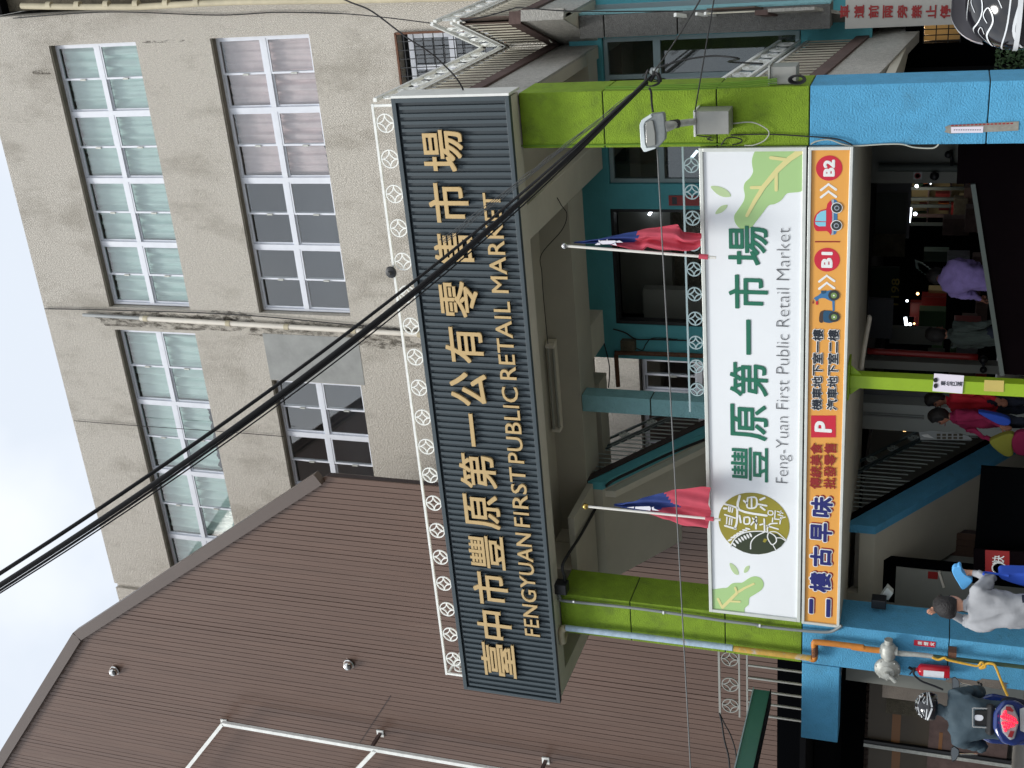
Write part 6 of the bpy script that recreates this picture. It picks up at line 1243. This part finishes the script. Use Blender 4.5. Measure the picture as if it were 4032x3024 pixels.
for y_, nm in ((Yr_ - .22, 'wheel'), (Yr_ + 1.02, 'wheel')):
    wv = build(MB().lathe([(.13, -.05), (.2, -.055), (.235, -.04), (.25, 0), (.235, .04), (.2, .055), (.13, .05)], (sx, y_, .25), (1, 0, 0), 28), nm, M['tyre'], sc_, smooth='auto'); build(MB().lathe([(.03, -.04), (.13, -.04), (.13, .04), (.03, .04)], (sx, y_, .25), (1, 0, 0), 20), 'rim', M['iron'], wv)
build(MB().tube([(sx - .06, Yr_ + 1.02, .25), (sx - .05, Yr_ + .86, .62), (sx, Yr_ + .72, .98)], .022, 8).tube([(sx + .06, Yr_ + 1.02, .25), (sx + .05, Yr_ + .86, .62), (sx, Yr_ + .72, .98)], .022, 8), 'fork', M['iron'], sc_, smooth=True)
build(MB().tube(smooth_open([(sx - .34, Yr_ + .48, J['wrL'].z - .0), (sx - .2, Yr_ + .56, J['wrL'].z + .01), (sx, Yr_ + .64, .98), (sx + .2, Yr_ + .56, J['wrR'].z + .01), (sx + .34, Yr_ + .48, J['wrR'].z)]), .016, 8), 'handlebar', M['blackp'], sc_, smooth=True)
# tail lamp
Yt = Yr_ - .46
hx = [RJ(a, b, -.47) for a, b in ((1950, 1130), (1960, 1010), (2025, 950), (2090, 960), (2150, 1090), (2155, 1160), (2110, 1330), (2060, 1350), (1975, 1260))]
tlm = build(MB().prism(hx, (0, .06, 0)), 'tail_lamp', M['scgrey'], sc_, bevel=.012)
for q in ([(2010, 970), (2060, 975), (2100, 1020), (2080, 1035), (2010, 1010)], [(2060, 1245), (2105, 1250), (2080, 1320), (2030, 1310)]): build(MB().prism([RJ(a, b, -.476) for a, b in q], (0, .01, 0)), 'turn_signal', M['lampc'], tlm)
f = MB()
for a, b in ((1965, 1085), (1985, 1060), (2005, 1030), (2010, 1065), (2035, 1075), (2060, 1085), (2085, 1100), (2110, 1115), (1985, 1100), (2010, 1105), (2035, 1115), (2060, 1120), (2085, 1132), (2110, 1145), (2130, 1150), (1975, 1160), (2000, 1160), (2025, 1170), (2050, 1160), (2075, 1165), (2095, 1185), (2070, 1190), (2045, 1185), (1990, 1200), (2010, 1215), (2035, 1205), (2005, 1240)): f.ball(RJ(a, b, -.482), .0125, 8, 6)
build(f, 'led', M['lampr'], tlm, smooth=True)
build(MB().prism([RJ(a, b, -.44) for a, b in ((2165, 1000), (2280, 960), (2300, 1300), (2170, 1240))], (0, .02, 0)), 'number_plate', M['pvcg'], sc_)
f = MB(); K_ = [RJ(a, b, -.30) for a, b in ((1900, 1000), (1640, 990), (1640, 1200), (1900, 1215))]
for a, b in zip(K_, K_[1:]): f.bar(a, b, .012)
build(f, 'rear_rack', M['chrome'], sc_); build(MB().prism([RJ(a, b, -.29) for a, b in ((1660, 1010), (1900, 1018), (1900, 1195), (1660, 1185))], (0, .03, 0)), 'rack_pad', M['seat'], sc_, bevel=.01)
build(MB().prism(smooth_closed([RJ(a, b, -.297) for a, b in ((1668, 1070), (1740, 1070), (1760, 1100), (1735, 1132), (1670, 1120))], 3), (0, .004, 0)), 'rack_sticker', M['label'], sc_)
for q, s in (([(1410, 650), (1450, 640), (1490, 690), (1500, 780), (1410, 780)], 'R'), ([(1395, 1500), (1400, 1430), (1435, 1408), (1490, 1450), (1492, 1510), (1450, 1580), (1410, 1590)], 'L')):
    P = [RJ(a, b, .42) for a, b in q]; mr = build(MB().prism(P, (0, .035, 0)), 'mirror', M['blackp'], sc_, bevel=.008); cc = sum(P, Vector()) / len(P); build(MB().prism([cc + (p - cc) * .84 + Vector((0, -.003, 0)) for p in P], (0, .003, 0)), 'mirror_glass', M['mirror'], mr)
    build(MB().tube([cc + Vector((0, .03, -.05)), Vector((cc.x + (-.02 if s == 'R' else .02), Yr_ + .5, J['wr' + s].z + .02))], .009, 6), 'mirror_stem', M['chrome'], sc_)
sc_.rotation_euler = (0, 0, math.atan2(-fh.x, fh.y)); J = Jw
# second rider near the camera: only the helmet reaches into the frame
hc2 = at(4012, 4, Y=4.0); hc1 = RW(1160, 970, .02); off = hc2 - hc1
J2 = {k: v + off for k, v in J.items()}
for s in 'RL': J2['an' + s].z = .3; J2['to' + s].z = .27; J2['kn' + s].z = .62
r2 = person('near rider in the corner, black helmet with white scrollwork and raised visor', J2, dict(torso='blackp', legs='jeans', sleeve='blackp', skin='skin', shoe='blackp'), hairstyle=None, hands=False)
h2, ob = helmet(r2, hc2, .150, fd=(-.75, .65, 0), pw=.42)
f = MB(); n = 20; vs = []
for j in range(9):
    for i in range(n + 1): vs.append(ob(-1.15 + 2.3 * i / n, .62 + .095 * j, 1.07 + .21 * math.sin(j / 8 * 1.6)))
build(f.add(vs, [(j * (n + 1) + i, j * (n + 1) + i + 1, (j + 1) * (n + 1) + i + 1, (j + 1) * (n + 1) + i) for j in range(8) for i in range(n)]), 'raised_visor', M['visor'], h2, smooth=True)
f = MB()
for s_ in (.42,):
    vs = []
    for i in range(41):
        a_ = 2 * math.pi * i / 40
        for k in (-.045, .045): vs.append(ob(a_, .02 + k, 1.025))
    f.add(vs, [(2 * i, 2 * i + 1, 2 * i + 3, 2 * i + 2) for i in range(40)])
c_ = ob(-1.9, -.05, 1.03)
build(f, 'helmet_band', M['helw'], h2, smooth=True)
def copy_tree(o, parent=None):
    c = o.copy(); COL.objects.link(c); c.parent = parent
    for ch in list(o.children): copy_tree(ch, c)
    return c
sc2 = copy_tree(sc_); sc2.location = sc_.location + Vector((off.x, off.y, 0)); sc2['label'] = 'second blue scooter carrying the near rider at the lower right corner'
# shoppers inside the arcade
Yp_ = 15.6
nk = W(A2, 1300, 290, Y=Yp_); J = std(nk, fd=(.3, 1, 0), wid=.2)
J['head'] = nk + Vector((.0, .16, .03)); J['top'] = nk + Vector((.0, .22, .07)); J['neck'] = nk + Vector((0, .09, .02)); J['chest'] = W(A2, 1440, 280, Y=Yp_ - .05); J['waist'] = W(A2, 1640, 240, Y=Yp_ - .1); J['pelvis'] = W(A2, 1790, 270, Y=Yp_ - .12)
J['shR'] = W(A2, 1420, 120, Y=Yp_); J['elR'] = W(A2, 1610, 110, Y=Yp_ + .12); J['wrR'] = W(A2, 1760, 160, Y=Yp_ + .3); J['shL'] = W(A2, 1400, 400, Y=Yp_); J['elL'] = W(A2, 1590, 450, Y=Yp_ + .05); J['wrL'] = W(A2, 1720, 500, Y=Yp_ + .12)
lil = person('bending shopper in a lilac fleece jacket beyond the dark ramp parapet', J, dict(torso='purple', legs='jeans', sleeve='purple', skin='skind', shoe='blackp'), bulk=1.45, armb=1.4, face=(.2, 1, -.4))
p = W(A2, 1830, 520, Y=Yp_ + .1); tag(build(MB().prism([p, p + Vector((-.05, 0, -.09)), p + Vector((.06, 0, -.12)), p + Vector((.08, 0, .02))], (0, .02, 0)), 'paper_packet', M['paper']), 'white paper packet held by the shopper in lilac', 'packet')
nk = W(A2, 1395, 900, Y=15.9); J = std(nk, fd=(.6, .8, 0), wid=.2)
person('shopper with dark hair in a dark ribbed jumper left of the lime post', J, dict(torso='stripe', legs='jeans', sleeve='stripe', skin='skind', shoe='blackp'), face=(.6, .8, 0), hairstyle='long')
nk = W(A3, 1430, 400, Y=15.3); J = std(nk, fd=(-.8, -.5, 0), wid=.19)
J['elR'] = W(A3, 1640, 560, Y=15.2); J['wrR'] = W(A3, 1840, 650, Y=15.1)
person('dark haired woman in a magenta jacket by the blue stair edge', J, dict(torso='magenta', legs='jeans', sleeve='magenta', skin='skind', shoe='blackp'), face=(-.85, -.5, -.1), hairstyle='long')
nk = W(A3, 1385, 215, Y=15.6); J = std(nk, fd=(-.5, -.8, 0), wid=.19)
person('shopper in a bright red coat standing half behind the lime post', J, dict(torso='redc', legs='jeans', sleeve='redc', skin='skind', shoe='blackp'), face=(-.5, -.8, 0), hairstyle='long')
def bagm(name, f, Q, Y, m, label, d=.12): return tag(build(MB().prism(smooth_closed([W(f, a, b, Y=Y) for a, b in Q], 3), (0, d, 0)), name, M[m], smooth='auto', bevel=.025), label, 'bag')
bagm('cloth_bag', A3, [(1700, 350), (1900, 380), (2050, 430), (2050, 490), (1950, 495), (1800, 420)], 15.0, 'bluebag', 'blue cloth bag under the arm of the woman in magenta', .1)
bagm('shopping_bag', A3, [(1830, 700), (1900, 640), (2060, 590), (2130, 640), (2080, 720), (2095, 830), (1990, 840)], 14.9, 'yel', 'crumpled olive yellow shopping bag beside the blue stair edge')
bagm('shopping_bag', A3, [(2090, 640), (2180, 570), (2400, 620), (2400, 840), (2140, 830), (2080, 740)], 14.85, 'magenta', 'dark pink shopping bag below the olive yellow bag')
